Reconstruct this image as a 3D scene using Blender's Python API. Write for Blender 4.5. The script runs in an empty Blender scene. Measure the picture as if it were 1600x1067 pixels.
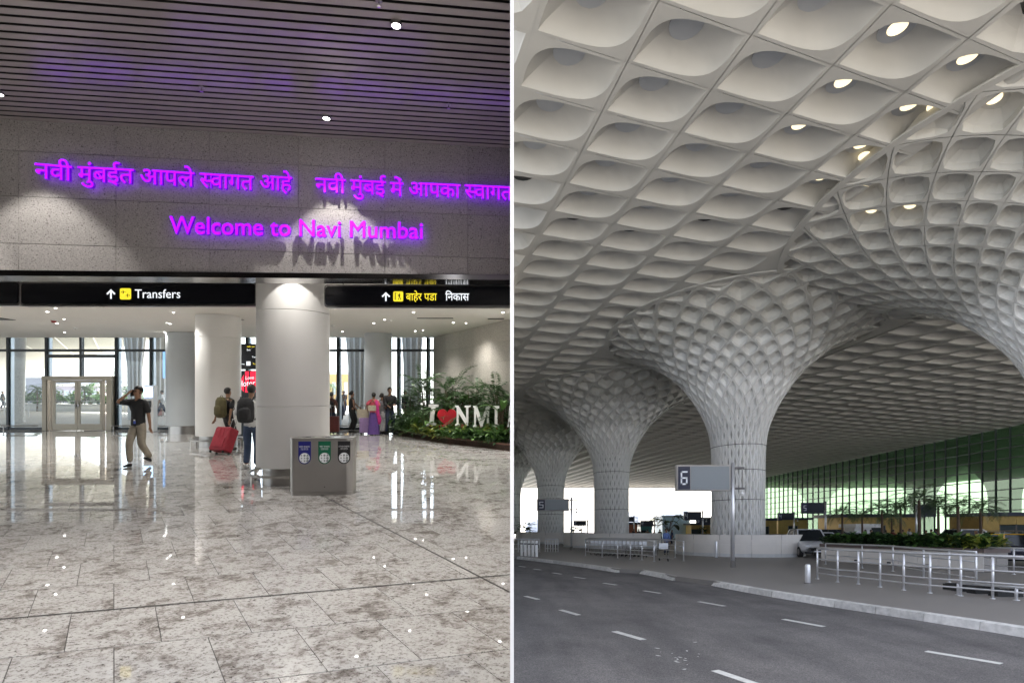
import bpy, bmesh, math, random
from mathutils import Vector, Matrix
random.seed(7)
S = bpy.context.scene
COL = S.collection
PI = math.pi
R = math.radians

# ------------------------------------------------------------------ camera, sky, sun, exposure
F = 800.0          # focal length in pixels of the 1600 px wide photograph
HL = 612.0         # horizon row of the arrivals hall (level floor)
HR = 828.0         # vanishing row of the forecourt (its ground slopes down, away)
K = (HR - HL) / F  # slope of the forecourt
EL, ER = 1.6, 1.6 # eye height over the hall floor, over the forecourt paving
cam = bpy.data.cameras.new('camera'); cam.sensor_width = 36; cam.lens = 36 * F / 1600
cam.shift_y = (HL - 533.5) / 1600; cam.clip_start = .05; cam.clip_end = 3000
camo = bpy.data.objects.new('camera', cam); camo.location = (0, 0, EL); camo.rotation_euler = (PI/2, 0, 0)
COL.objects.link(camo); S.camera = camo
SUN_EL, SUN_AZ = R(58), R(16)
W = bpy.data.worlds.new('World'); S.world = W; W.use_nodes = True
wn, wl = W.node_tree.nodes, W.node_tree.links
bg = wn['Background']; bg.inputs[1].default_value = .15
sky = wn.new('ShaderNodeTexSky'); sky.sky_type = 'NISHITA'; sky.sun_disc = False
sky.sun_elevation = SUN_EL; sky.sun_rotation = SUN_AZ; sky.dust_density = 3; sky.air_density = .8; sky.ozone_density = .3
tc = wn.new('ShaderNodeTexCoord'); sp = wn.new('ShaderNodeSeparateXYZ'); mx = wn.new('ShaderNodeMath'); mx.operation = 'MAXIMUM'
mx.inputs[1].default_value = .03; cb = wn.new('ShaderNodeCombineXYZ')
wl.new(tc.outputs['Generated'], sp.inputs[0]); wl.new(sp.outputs[0], cb.inputs[0]); wl.new(sp.outputs[1], cb.inputs[1])
wl.new(sp.outputs[2], mx.inputs[0]); wl.new(mx.outputs[0], cb.inputs[2])
wl.new(cb.outputs[0], sky.inputs[0]); hs_w = wn.new('ShaderNodeHueSaturation'); hs_w.inputs['Saturation'].default_value = .5; wl.new(sky.outputs[0], hs_w.inputs['Color']); wl.new(hs_w.outputs[0], bg.inputs[0])   # haze colour carries on below the horizon
sl = bpy.data.lights.new('sun', 'SUN'); sl.energy = 5.0; sl.angle = R(.5); sl.color = (1, .95, .88)
so = bpy.data.objects.new('sun', sl); COL.objects.link(so)
sd = Vector((math.sin(SUN_AZ)*math.cos(SUN_EL), math.cos(SUN_AZ)*math.cos(SUN_EL), math.sin(SUN_EL)))
so.rotation_euler = (-sd).to_track_quat('-Z', 'Y').to_euler(); so.location = sd * 300
S.view_settings.view_transform = 'Standard'; S.view_settings.look = 'None'
S.view_settings.exposure = 2.7; S.view_settings.gamma = 1; S.view_settings.use_curve_mapping = False
S.render.engine = 'CYCLES'; S.cycles.max_bounces = 10; S.cycles.diffuse_bounces = 5; S.cycles.glossy_bounces = 4
S.cycles.transparent_max_bounces = 16; S.cycles.use_denoising = True; S.cycles.sample_clamp_indirect = 6
LAMP = .66          # scales all lamps of the hall

# ------------------------------------------------------------------ materials
MATS = {}
def mat(name, col, rough=.6, metal=0, var=0, scale=3, bump=0, bscale=20, emit=0, spec=.5, coat=0, ecol=None, trans=0):
    if name in MATS: return MATS[name]
    m = bpy.data.materials.new(name); m.use_nodes = True; MATS[name] = m
    n, l = m.node_tree.nodes, m.node_tree.links; p = n['Principled BSDF']
    c = (*col, 1) if len(col) == 3 else col
    p.inputs['Base Color'].default_value = c; p.inputs['Roughness'].default_value = rough
    p.inputs['Metallic'].default_value = metal; p.inputs['Specular IOR Level'].default_value = spec
    if coat: p.inputs['Coat Weight'].default_value = coat; p.inputs['Coat Roughness'].default_value = .08
    if emit: p.inputs['Emission Color'].default_value = (*(ecol or col), 1); p.inputs['Emission Strength'].default_value = emit
    if trans: p.inputs['Subsurface Weight'].default_value = 0
    if var or bump:
        g = n.new('ShaderNodeNewGeometry')
    if var:
        t = n.new('ShaderNodeTexNoise'); t.inputs['Scale'].default_value = scale; t.inputs['Detail'].default_value = 5
        l.new(g.outputs['Position'], t.inputs['Vector'])
        oi = n.new('ShaderNodeObjectInfo'); ad = n.new('ShaderNodeMath'); ad.operation = 'MULTIPLY_ADD'
        ad.inputs[1].default_value = .35; l.new(oi.outputs['Random'], ad.inputs[0]); l.new(t.outputs['Fac'], ad.inputs[2])
        r = n.new('ShaderNodeMapRange'); r.inputs[1].default_value = .3; r.inputs[2].default_value = 1.0
        r.inputs[3].default_value = 1 - var; r.inputs[4].default_value = 1 + var; l.new(ad.outputs[0], r.inputs[0])
        x = n.new('ShaderNodeVectorMath'); x.operation = 'SCALE'; x.inputs[0].default_value = c[:3]
        l.new(r.outputs[0], x.inputs['Scale']); l.new(x.outputs[0], p.inputs['Base Color'])
        r2 = n.new('ShaderNodeMapRange'); r2.inputs[3].default_value = max(.02, rough - .08); r2.inputs[4].default_value = min(1, rough + .1)
        l.new(t.outputs['Fac'], r2.inputs[0]); l.new(r2.outputs[0], p.inputs['Roughness'])
    if bump:
        t2 = n.new('ShaderNodeTexNoise'); t2.inputs['Scale'].default_value = bscale; t2.inputs['Detail'].default_value = 4
        l.new(g.outputs['Position'], t2.inputs['Vector'])
        b = n.new('ShaderNodeBump'); b.inputs['Strength'].default_value = bump; b.inputs['Distance'].default_value = .02
        l.new(t2.outputs['Fac'], b.inputs['Height']); l.new(b.outputs[0], p.inputs['Normal'])
    return m

def ramp(n, pts):
    r = n.new('ShaderNodeValToRGB'); e = r.color_ramp.elements
    while len(e) < len(pts): e.new(.5)
    for i, (x, c) in enumerate(pts): e[i].position = x; e[i].color = (*c, 1)
    return r

def granite():
    m = bpy.data.materials.new('granite'); m.use_nodes = True; n, l = m.node_tree.nodes, m.node_tree.links
    p = n['Principled BSDF']; g = n.new('ShaderNodeNewGeometry'); oi = n.new('ShaderNodeObjectInfo')
    mu = n.new('ShaderNodeVectorMath'); mu.operation = 'SCALE'; mu.inputs[0].default_value = (31, 17, 23); l.new(oi.outputs['Random'], mu.inputs['Scale'])
    ad = n.new('ShaderNodeVectorMath'); l.new(g.outputs['Position'], ad.inputs[0]); l.new(mu.outputs[0], ad.inputs[1])
    mp = n.new('ShaderNodeMapping'); mp.inputs['Rotation'].default_value = (0, 0, .4); mp.inputs['Scale'].default_value = (1.1, 1.5, 1); l.new(ad.outputs[0], mp.inputs[0])
    a = n.new('ShaderNodeTexNoise'); a.inputs['Scale'].default_value = 9; a.inputs['Detail'].default_value = 9; a.inputs['Roughness'].default_value = .76; a.inputs['Distortion'].default_value = .5
    l.new(mp.outputs[0], a.inputs['Vector'])
    lf = n.new('ShaderNodeTexNoise'); lf.inputs['Scale'].default_value = 2.6; lf.inputs['Detail'].default_value = 5; lf.inputs['Roughness'].default_value = .6; lf.inputs['Distortion'].default_value = .8; l.new(ad.outputs[0], lf.inputs['Vector'])
    cmb = n.new('ShaderNodeMath'); cmb.operation = 'MULTIPLY_ADD'; cmb.inputs[1].default_value = .75; l.new(lf.outputs['Fac'], cmb.inputs[0]); sb_ = n.new('ShaderNodeMath'); sb_.operation = 'SUBTRACT'; sb_.inputs[1].default_value = .36; l.new(a.outputs['Fac'], sb_.inputs[0]); l.new(sb_.outputs[0], cmb.inputs[2])
    r = ramp(n, [(.30, (.19, .172, .158)), (.40, (.28, .258, .242)), (.46, (.42, .402, .385)), (.56, (.54, .53, .515))]); l.new(cmb.outputs[0], r.inputs[0])
    b = n.new('ShaderNodeTexNoise'); b.inputs['Scale'].default_value = 34; b.inputs['Detail'].default_value = 7; b.inputs['Roughness'].default_value = .75; l.new(mp.outputs[0], b.inputs['Vector'])
    r2 = ramp(n, [(.35, (.12, .115, .11)), (.43, (.66, .64, .62)), (.49, (1, 1, 1))]); l.new(b.outputs['Fac'], r2.inputs[0])
    x = n.new('ShaderNodeMix'); x.data_type = 'RGBA'; x.blend_type = 'MULTIPLY'; x.inputs[0].default_value = 1
    l.new(r.outputs[0], x.inputs[6]); l.new(r2.outputs[0], x.inputs[7]); l.new(x.outputs[2], p.inputs['Base Color'])
    rr = n.new('ShaderNodeMapRange'); rr.inputs[3].default_value = .01; rr.inputs[4].default_value = .035; l.new(b.outputs['Fac'], rr.inputs[0]); l.new(rr.outputs[0], p.inputs['Roughness'])
    p.inputs['IOR'].default_value = 1.6
    return m

def asphalt():
    m = bpy.data.materials.new('asphalt'); m.use_nodes = True; n, l = m.node_tree.nodes, m.node_tree.links
    p = n['Principled BSDF']; g = n.new('ShaderNodeNewGeometry'); mp = n.new('ShaderNodeMapping'); mp.inputs['Rotation'].default_value = (0, 0, .33); l.new(g.outputs['Position'], mp.inputs[0])
    ms = n.new('ShaderNodeMapping'); ms.inputs['Rotation'].default_value = (0, 0, -.31); ms.inputs['Scale'].default_value = (1.6, .05, 1); l.new(g.outputs['Position'], ms.inputs[0])
    t = n.new('ShaderNodeTexNoise'); t.inputs['Scale'].default_value = .9; t.inputs['Detail'].default_value = 4; l.new(ms.outputs[0], t.inputs['Vector'])      # wheel tracks
    b = n.new('ShaderNodeTexNoise'); b.inputs['Scale'].default_value = .6; b.inputs['Detail'].default_value = 8; b.inputs['Roughness'].default_value = .65; l.new(mp.outputs[0], b.inputs['Vector'])   # patches
    v = n.new('ShaderNodeTexVoronoi'); v.inputs['Scale'].default_value = 75; l.new(g.outputs['Position'], v.inputs['Vector'])                                # stones
    r1 = ramp(n, [(.35, (.74, .74, .75)), (.6, (1.12, 1.11, 1.10))]); l.new(t.outputs['Fac'], r1.inputs[0])
    r2 = ramp(n, [(.30, (.070, .066, .067)), (.5, (.108, .103, .102)), (.72, (.135, .129, .127))]); l.new(b.outputs['Fac'], r2.inputs[0])
    r3 = ramp(n, [(.1, (.55, .55, .55)), (.5, (1, 1, 1)), (.95, (1.7, 1.65, 1.6))]); l.new(v.outputs['Color'], r3.inputs[0])
    x = n.new('ShaderNodeMix'); x.data_type = 'RGBA'; x.blend_type = 'MULTIPLY'; x.inputs[0].default_value = 1; l.new(r2.outputs[0], x.inputs[6]); l.new(r1.outputs[0], x.inputs[7])
    y = n.new('ShaderNodeMix'); y.data_type = 'RGBA'; y.blend_type = 'MULTIPLY'; y.inputs[0].default_value = .8; l.new(x.outputs[2], y.inputs[6]); l.new(r3.outputs[0], y.inputs[7]); l.new(y.outputs[2], p.inputs['Base Color'])
    p.inputs['Roughness'].default_value = .85; bp = n.new('ShaderNodeBump'); bp.inputs['Strength'].default_value = .6; bp.inputs['Distance'].default_value = .006; l.new(v.outputs['Distance'], bp.inputs['Height']); l.new(bp.outputs[0], p.inputs['Normal'])
    return m

def speckled(name, base, spots, scale=60, rough=.7):
    m = bpy.data.materials.new(name); m.use_nodes = True; n, l = m.node_tree.nodes, m.node_tree.links
    p = n['Principled BSDF']; g = n.new('ShaderNodeNewGeometry'); oi = n.new('ShaderNodeObjectInfo')
    a = n.new('ShaderNodeTexNoise'); a.inputs['Scale'].default_value = scale; a.inputs['Detail'].default_value = 3; l.new(g.outputs['Position'], a.inputs['Vector'])
    r = ramp(n, [(.30, spots), (.40, tuple(c*.85 for c in base)), (.55, base), (.75, tuple(min(1, c*1.25) for c in base))]); l.new(a.outputs['Fac'], r.inputs[0])
    q = n.new('ShaderNodeMapRange'); q.inputs[3].default_value = .93; q.inputs[4].default_value = 1.06; l.new(oi.outputs['Random'], q.inputs[0])
    s = n.new('ShaderNodeVectorMath'); s.operation = 'SCALE'; l.new(r.outputs[0], s.inputs[0]); l.new(q.outputs[0], s.inputs['Scale']); l.new(s.outputs[0], p.inputs['Base Color'])
    p.inputs['Roughness'].default_value = rough
    bp = n.new('ShaderNodeBump'); bp.inputs['Strength'].default_value = .3; bp.inputs['Distance'].default_value = .004; l.new(a.outputs['Fac'], bp.inputs['Height']); l.new(bp.outputs[0], p.inputs['Normal'])
    return m

def glass(name, tint=(1, 1, 1), refl=.06, tr=.9):
    m = bpy.data.materials.new(name); m.use_nodes = True; n, l = m.node_tree.nodes, m.node_tree.links
    n.remove(n['Principled BSDF']); o = n['Material Output']
    t = n.new('ShaderNodeBsdfTransparent'); t.inputs[0].default_value = (*[c*tr for c in tint], 1)
    gl = n.new('ShaderNodeBsdfGlossy'); gl.inputs['Roughness'].default_value = .02; gl.inputs[0].default_value = (*[min(1, .5+.5*c) for c in tint], 1)
    lw = n.new('ShaderNodeLayerWeight'); lw.inputs[0].default_value = .2
    mr = n.new('ShaderNodeMapRange'); mr.inputs[3].default_value = refl; mr.inputs[4].default_value = .75; l.new(lw.outputs['Fresnel'], mr.inputs[0])
    x = n.new('ShaderNodeMixShader'); l.new(mr.outputs[0], x.inputs[0]); l.new(t.outputs[0], x.inputs[1]); l.new(gl.outputs[0], x.inputs[2]); l.new(x.outputs[0], o.inputs[0])
    return m

def leafmat(name, dark, light, rough=.45):
    m = bpy.data.materials.new(name); m.use_nodes = True; n, l = m.node_tree.nodes, m.node_tree.links
    p = n['Principled BSDF']; g = n.new('ShaderNodeNewGeometry')
    r = ramp(n, [(0, dark), (.7, light), (1, tuple(min(1, c*1.5) for c in light))]); l.new(g.outputs['Random Per Island'], r.inputs[0]); l.new(r.outputs[0], p.inputs['Base Color'])
    p.inputs['Roughness'].default_value = rough
    tr = n.new('ShaderNodeBsdfTranslucent'); l.new(r.outputs[0], tr.inputs[0]); x = n.new('ShaderNodeMixShader'); x.inputs[0].default_value = .25
    l.new(p.outputs[0], x.inputs[1]); l.new(tr.outputs[0], x.inputs[2]); l.new(x.outputs[0], n['Material Output'].inputs[0])
    return m

M_gran = granite()
M_joint = mat('dark_joint', (.05, .045, .04), .6)
M_exp = mat('expansion_strip', (.025, .022, .02), .5)
M_stone = speckled('speckled_stone', (.46, .435, .42), (.12, .11, .10), 55)
M_wallst = speckled('pale_stone', (.50, .47, .42), (.3, .28, .25), 30)
M_white = mat('white_paint', (.78, .77, .75), .45, var=.04, scale=1.2, bump=.05, bscale=60)
M_edge = mat('white_gloss_paint', (.92, .92, .92), .4, var=.02)
M_ceil = mat('ceiling_plaster', (.76, .73, .68), .8, var=.03, scale=.8, bump=.05, bscale=40)
M_slat = mat('metal_slat', (.36, .32, .31), .20, .0, var=.10, scale=1.5, spec=1.0)
M_black = mat('black_void', (.012, .012, .012), .8)
M_steel = mat('brushed_steel', (.40, .385, .37), .36, .95, var=.05, scale=3)
M_rail = mat('rail_steel', (.66, .66, .67), .38, .7, var=.04)
M_steeld = mat('dark_steel', (.22, .21, .21), .3, .9, var=.1, scale=4)
M_frame = mat('dark_frame', (.035, .04, .045), .4, .4)
M_framel = mat('pale_fin', (.55, .62, .70), .35, .3, var=.05)
M_bronze = mat('bronze_frame', (.27, .24, .19), .42, .55, var=.08, scale=4)
M_glass = glass('clear_glass', (.93, .98, 1.0), .015, .95)
M_gglass = glass('green_glass', (.66, .82, .68), .10, .95)
M_signb = mat('sign_black', (.008, .009, .014), .25)
M_signw = mat('sign_white_light', (.9, .95, 1), .4, emit=.16)
M_signy = mat('sign_yellow_light', (1, .82, .04), .4, emit=.14)
M_mag = mat('magenta_letter', (.35, .01, .55), .4, emit=.40, ecol=(.25, .003, 1.0))
M_magside = mat('magenta_side', (.16, .01, .25), .4, emit=.10, ecol=(.12, .0, .7))
M_lamp = mat('lamp_glow', (1, .97, .92), .4, emit=5)
M_lamps = mat('lamp_glow_small', (1, .96, .9), .4, emit=14)
M_warm = mat('lamp_warm', (1, .84, .52), .5, emit=.24)
M_chrome = mat('chrome', (.7, .7, .7), .12, 1)
M_rust = mat('rust_steel', (.12, .055, .035), .55, .2, var=.25, scale=5, bump=.1)
M_soil = mat('soil', (.045, .032, .022), .95, var=.3, scale=8, bump=.6)
M_col = mat('cast_panel_lit', (.76, .75, .72), .55, var=.09, scale=.6, bump=.04, bscale=30)  # same cast concrete, lightened to carry the side light on the shafts
M_colm = mat('cast_panel_half_lit', (.58, .57, .54), .58, var=.10, scale=.6, bump=.04, bscale=30)  # in-between tone, easing the painted light from shaft to flare
M_gfrc = mat('cast_concrete_shaded', (.43, .418, .385), .62, var=.11, scale=.5, bump=.04, bscale=30)  # same cast concrete, darkened to carry the shade under the canopy
M_disc = mat('grey_disc', (.40, .41, .42), .5, var=.05)
M_discd = mat('black_disc', (.02, .02, .022), .3)
M_asph = asphalt()
M_pave = mat('paving', (.215, .20, .185), .55, var=.14, scale=1.3, bump=.15, bscale=50)
M_line = mat('road_paint', (.50, .50, .47), .8, var=.22, scale=16)
M_kerb = mat('kerb_paint', (.52, .51, .49), .7, var=.32, scale=9, bump=.3, bscale=30)
M_marble = mat('cream_marble', (.72, .68, .63), .35, var=.06, scale=1.5)
M_gold = mat('gold_panel', (.50, .34, .11), .4, .35, var=.15, scale=2)
M_rubber = mat('rubber', (.02, .02, .02), .7)
M_sgrey = mat('display_grey', (.23, .25, .26), .5, var=.05, scale=40)
M_sdark = mat('display_dark', (.035, .038, .06), .4)
M_lite = mat('digit_paint', (.75, .77, .80), .5)
M_fern = leafmat('fern_leaf', (.022, .05, .016), (.07, .13, .05))
M_leafd = leafmat('dark_leaf', (.012, .03, .010), (.04, .085, .03))
M_leafy = leafmat('yellow_leaf', (.10, .14, .02), (.30, .34, .06))
M_leafg = leafmat('bright_leaf', (.03, .08, .015), (.10, .20, .05))
M_palm = leafmat('palm_leaf', (.02, .045, .015), (.07, .12, .04))
M_int = mat('terminal_interior', (.14, .24, .12), .8)
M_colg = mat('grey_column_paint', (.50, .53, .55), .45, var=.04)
M_bark = mat('bark', (.11, .075, .05), .9, var=.3, scale=8, bump=.6)
M_red = mat('heart_red', (.45, .008, .02), .35)

# ------------------------------------------------------------------ building blocks
SH = 0.0            # ground slope of the half being built (0 in the hall, K on the forecourt)
class MB:
    def __init__(s): s.v = []; s.f = []; s.m = []
    def add(s, vs, fs, mi=0):
        o = len(s.v); s.v += [tuple(v) for v in vs]; s.f += [tuple(i + o for i in f) for f in fs]; s.m += [mi] * len(fs); return s
    def box(s, x0, x1, y0, y1, z0, z1, mi=0, rot=0, c=(0, 0)):
        vs = [(x, y, z) for z in (z0, z1) for x, y in ((x0, y0), (x1, y0), (x1, y1), (x0, y1))]
        if rot:
            co, si = math.cos(rot), math.sin(rot)
            vs = [(c[0] + (x-c[0])*co - (y-c[1])*si, c[1] + (x-c[0])*si + (y-c[1])*co, z) for x, y, z in vs]
        return s.add(vs, [(0,3,2,1),(4,5,6,7),(0,1,5,4),(1,2,6,5),(2,3,7,6),(3,0,4,7)], mi)
    def tube(s, pts, r, n=8, mi=0, cap=True, flat=1.0):
        pts = [Vector(p) for p in pts]; rs = r if isinstance(r, (list, tuple)) else [r]*len(pts)
        rings = []
        for i, p in enumerate(pts):
            d = (pts[min(i+1, len(pts)-1)] - pts[max(i-1, 0)])
            d = d.normalized() if d.length > 1e-9 else Vector((0, 0, 1))
            up = Vector((0, 0, 1)) if abs(d.z) < .95 else Vector((0, 1, 0))
            a = d.cross(up).normalized(); b = a.cross(d).normalized()
            rings.append([p + (a*math.cos(2*PI*k/n) + b*math.sin(2*PI*k/n)*flat)*rs[i] for k in range(n)])
        vs = [v for rg in rings for v in rg]; fs = []
        for i in range(len(pts)-1):
            for k in range(n): fs.append((i*n+k, i*n+(k+1) % n, (i+1)*n+(k+1) % n, (i+1)*n+k))
        if cap: fs.append(tuple(range(n))[::-1]); fs.append(tuple((len(pts)-1)*n+k for k in range(n)))
        return s.add(vs, fs, mi)
    def lathe(s, prof, n=32, c=(0, 0, 0), mi=0, a0=0, a1=2*PI, sx=1, sy=1):
        full = abs(a1 - a0 - 2*PI) < 1e-6; m = n if full else n + 1
        vs = [(c[0] + r*sx*math.cos(a0+(a1-a0)*k/n), c[1] + r*sy*math.sin(a0+(a1-a0)*k/n), c[2] + z) for r, z in prof for k in range(m)]
        fs = []
        for i in range(len(prof)-1):
            for k in range(n):
                k2 = (k+1) % m; fs.append((i*m+k, i*m+k2, (i+1)*m+k2, (i+1)*m+k))
        return s.add(vs, fs, mi)
    def prism(s, poly, z0, z1, mi=0):
        n = len(poly); vs = [(x, y, z0) for x, y in poly] + [(x, y, z1) for x, y in poly]
        fs = [tuple(range(n))[::-1], tuple(range(n, 2*n))] + [(i, (i+1) % n, n+(i+1) % n, n+i) for i in range(n)]
        return s.add(vs, fs, mi)
    def plate(s, poly, o, u, w, t, mi=0):
        """outline poly (a,b) placed at o + a*u + b*w, extruded by vector t"""
        o, u, w, t = map(Vector, (o, u, w, t)); n = len(poly)
        f = [o + u*a + w*b for a, b in poly]; vs = f + [p + t for p in f]
        fs = [tuple(range(n)), tuple(range(n, 2*n))[::-1]] + [(i, n+i, n+(i+1) % n, (i+1) % n) for i in range(n)]
        return s.add(vs, fs, mi)
    def ball(s, c, r, n=10, mi=0, sx=1, sy=1, sz=1):
        m = max(5, n//2+1); prof = [(math.sin(PI*i/m)*r, -math.cos(PI*i/m)*r*sz) for i in range(m+1)]
        return s.lathe([(max(a, 1e-4), b) for a, b in prof], n, c, mi, sx=sx, sy=sy)
    def mesh(s, name, mats, smooth=False, shear=None):
        k = SH if shear is None else shear
        me = bpy.data.meshes.new(name)
        me.from_pydata([(x, y, z - k*y) for x, y, z in s.v] if k else s.v, [], s.f)
        for m in (mats if isinstance(mats, (list, tuple)) else [mats]): me.materials.append(m)
        if any(s.m): me.polygons.foreach_set('material_index', s.m)
        if smooth: me.polygons.foreach_set('use_smooth', [True]*len(me.polygons))
        me.update(); return me
    def build(s, name, mats, parent=None, loc=(0, 0, 0), smooth=False, shear=None):
        return link(name, s.mesh(name, mats, smooth, shear), parent, loc)

def link(name, data, parent=None, loc=(0, 0, 0)):
    o = bpy.data.objects.new(name, data); COL.objects.link(o)
    if parent: o.parent = parent
    o.location = loc; return o
def wz(x, y, z):    # point of the half being built -> world
    return (x, y, z + (EL - ER if SH else 0) - SH*y)
def tag(o, label, cat, group=None, kind=None):
    if label: o['label'] = label
    if cat: o['category'] = cat
    if group: o['group'] = group
    if kind: o['kind'] = kind
    return o
def thing(name, label, cat, loc=(0, 0, 0), group=None):
    return tag(link(name, None, None, wz(*loc)), label, cat, group)
def stuff(o): o['kind'] = 'stuff'; return o
def struct(o): o['kind'] = 'structure'; return o
def copy_tree(o, parent=None, loc=None, label=None):
    c = o.copy(); COL.objects.link(c); c.parent = parent
    if loc is not None: c.location = wz(*loc)
    if label: c['label'] = label
    for ch in o.children: copy_tree(ch, c)
    return c
def pl(px, Y, py=None):      # hall: pixel column at depth Y -> X ; with row -> Z
    X = (px - 800)/F*Y
    return X if py is None else (X, Y, EL + (HL - py)/F*Y)
def gl(px, py):              # hall floor point under a pixel
    Y = EL*F/(py - HL); return ((px-800)/F*Y, Y)
def pr(px, Y, py=None):
    X = (px - 800)/F*Y
    return X if py is None else (X, Y, ER + (HR - py)/F*Y)
def gr(px, py, z=0):
    Y = (ER - z)*F/(py - HR); return ((px-800)/F*Y, Y)
def clip_x(o, x=0.012, keep=1):
    """cut a mesh at the partition so that nothing pokes through it"""
    bm = bmesh.new(); bm.from_mesh(o.data); mw = Matrix.Translation(o.location)
    if o.parent: mw = Matrix.Translation(o.parent.location) @ mw
    inv = mw.inverted(); co = inv @ Vector((x, 0, 0))
    bmesh.ops.bisect_plane(bm, geom=bm.verts[:] + bm.edges[:] + bm.faces[:], plane_co=co, plane_no=(keep, 0, 0), clear_inner=True)
    bm.to_mesh(o.data); bm.free(); return len(o.data.polygons)

def text_mesh(body, clip=None):
    c = bpy.data.curves.new('t', 'FONT'); c.body = body; c.size = 1; c.resolution_u = 3
    o = bpy.data.objects.new('t', c); COL.objects.link(o); bpy.context.view_layer.update()
    me = bpy.data.meshes.new_from_object(o.evaluated_get(bpy.context.evaluated_depsgraph_get()))
    bpy.data.objects.remove(o)
    bm = bmesh.new(); bm.from_mesh(me); bpy.data.meshes.remove(me)
    bmesh.ops.remove_doubles(bm, verts=bm.verts[:], dist=1e-5)
    if clip is not None:
        bmesh.ops.bisect_plane(bm, geom=bm.verts[:]+bm.edges[:]+bm.faces[:], plane_co=(clip, 0, 0), plane_no=(1, 0, 0), clear_outer=True)
    vs = [v.co.copy() for v in bm.verts]; bm.verts.index_update()
    fs = [tuple(v.index for v in f.verts) for f in bm.faces]
    bd = [tuple(v.index for v in e.verts) for e in bm.edges if len(e.link_faces) == 1]
    dirs = []
    for e in bm.edges:
        if len(e.link_faces) == 1:
            lo = e.link_loops[0]; dirs.append((lo.vert.index, lo.link_loop_next.vert.index))
    bm.free(); return vs, fs, dirs
def glyphs(parts):
    """parts: list of (text, x offset, clip)"""
    V, Fc, D = [], [], []
    for t, x, c in parts:
        v, f, d = text_mesh(t, c); o = len(V)
        V += [Vector((p.x + x, p.y, 0)) for p in v]; Fc += [tuple(i+o for i in q) for q in f]; D += [(a+o, b+o) for a, b in d]
    return V, Fc, D
def solid_text(name, g, o, u, w, t, mats, parent=None, box=None, grow=0):
    """g glyph outlines; box=(x0,x1,y0,y1) of glyph space mapped to 0..1 along u and w; extruded by -t (t points at the reader)"""
    V, Fc, D = g; x0, x1, y0, y1 = box
    o, u, w, t = map(Vector, (o, u, w, t)); n = len(V)
    off = [Vector((0, 0, 0))]*n
    if grow:
        off = [Vector((0, 0, 0)) for _ in range(n)]
        for a, b in D:
            e = V[b] - V[a]
            if e.length > 1e-9:
                nn = Vector((e.y, -e.x, 0)).normalized(); off[a] += nn; off[b] += nn
        off = [q.normalized()*grow if q.length > 1e-6 else q for q in off]
    P = [V[i] + off[i] for i in range(n)]
    f = [o + u*((p.x-x0)/(x1-x0)) + w*((p.y-y0)/(y1-y0)) + t for p in P]; b = [p - t for p in f]
    m = MB(); m.add(f + b, Fc + [tuple(i+n for i in q)[::-1] for q in Fc], 0); 
    m.f += [(a, b_, b_+n, a+n) for a, b_ in D]; m.m += [1 if len(mats) > 1 else 0]*len(D)
    return m.build(name, mats, parent)
def bbox(g): 
    xs = [v.x for v in g[0]]; ys = [v.y for v in g[0]]; return min(xs), max(xs), min(ys), max(ys)
def flat_text(body, parent, o, right, up, height, mats, depth=.004, width=None, name='lettering', parts=None):
    g = glyphs(parts or [(body, 0, None)]); x0, x1, y0, y1 = bbox(g)
    right = Vector(right).normalized(); up = Vector(up).normalized(); h = height
    wdt = width or (x1-x0)/(y1-y0)*h
    return solid_text(name, g, o, right*wdt, up*h, right.cross(up)*depth, mats, parent, (x0, x1, y0, y1))
# ------------------------------------------------------------------ people
M_skin = mat('skin', (.30, .165, .10), .5); M_skin2 = mat('skin_dark', (.20, .105, .065), .5)
M_hair = mat('black_hair', (.012, .010, .009), .45, var=.3, scale=40)
def cloth(name, c, r=.8): return mat('cloth_' + name, c, r, var=.22, scale=14, bump=.9, bscale=16)
def skin_obj(name, nodes, edges, m, parent, T, root=0, sub=1):
    """nodes: list of (pos, rx, ry); grown with a Skin modifier"""
    me = bpy.data.meshes.new(name); me.from_pydata([T(p[0]) for p in nodes], edges, [])
    o = bpy.data.objects.new(name, me); COL.objects.link(o)
    md = o.modifiers.new('skin', 'SKIN'); md.branch_smoothing = .5
    sb = o.modifiers.new('sub', 'SUBSURF'); sb.levels = sub; sb.render_levels = sub
    for i, p in enumerate(nodes):
        sv = me.skin_vertices[0].data[i]; sv.radius = (p[1], p[2] if len(p) > 2 else p[1]); sv.use_root = (i == root)
    bpy.context.view_layer.update()
    nm = bpy.data.meshes.new_from_object(o.evaluated_get(bpy.context.evaluated_depsgraph_get()))
    bpy.data.objects.remove(o); bpy.data.meshes.remove(me); nm.name = name
    nm.materials.clear(); nm.materials.append(m); nm.polygons.foreach_set('use_smooth', [True]*len(nm.polygons))
    return link(name, nm, parent)
def ik(a, b, l1, l2, pole):
    a, b, pole = Vector(a), Vector(b), Vector(pole); d = b - a; L = min(d.length, (l1+l2)*.999); dn = d.normalized(); b = a + dn*L
    x = (l1*l1 - l2*l2 + L*L)/(2*L); hh = math.sqrt(max(0, l1*l1 - x*x)); p = (pole - dn*pole.dot(dn))
    p = p.normalized() if p.length > 1e-6 else Vector((0, 1, 0))
    return a + dn*x + p*hh, b
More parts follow.
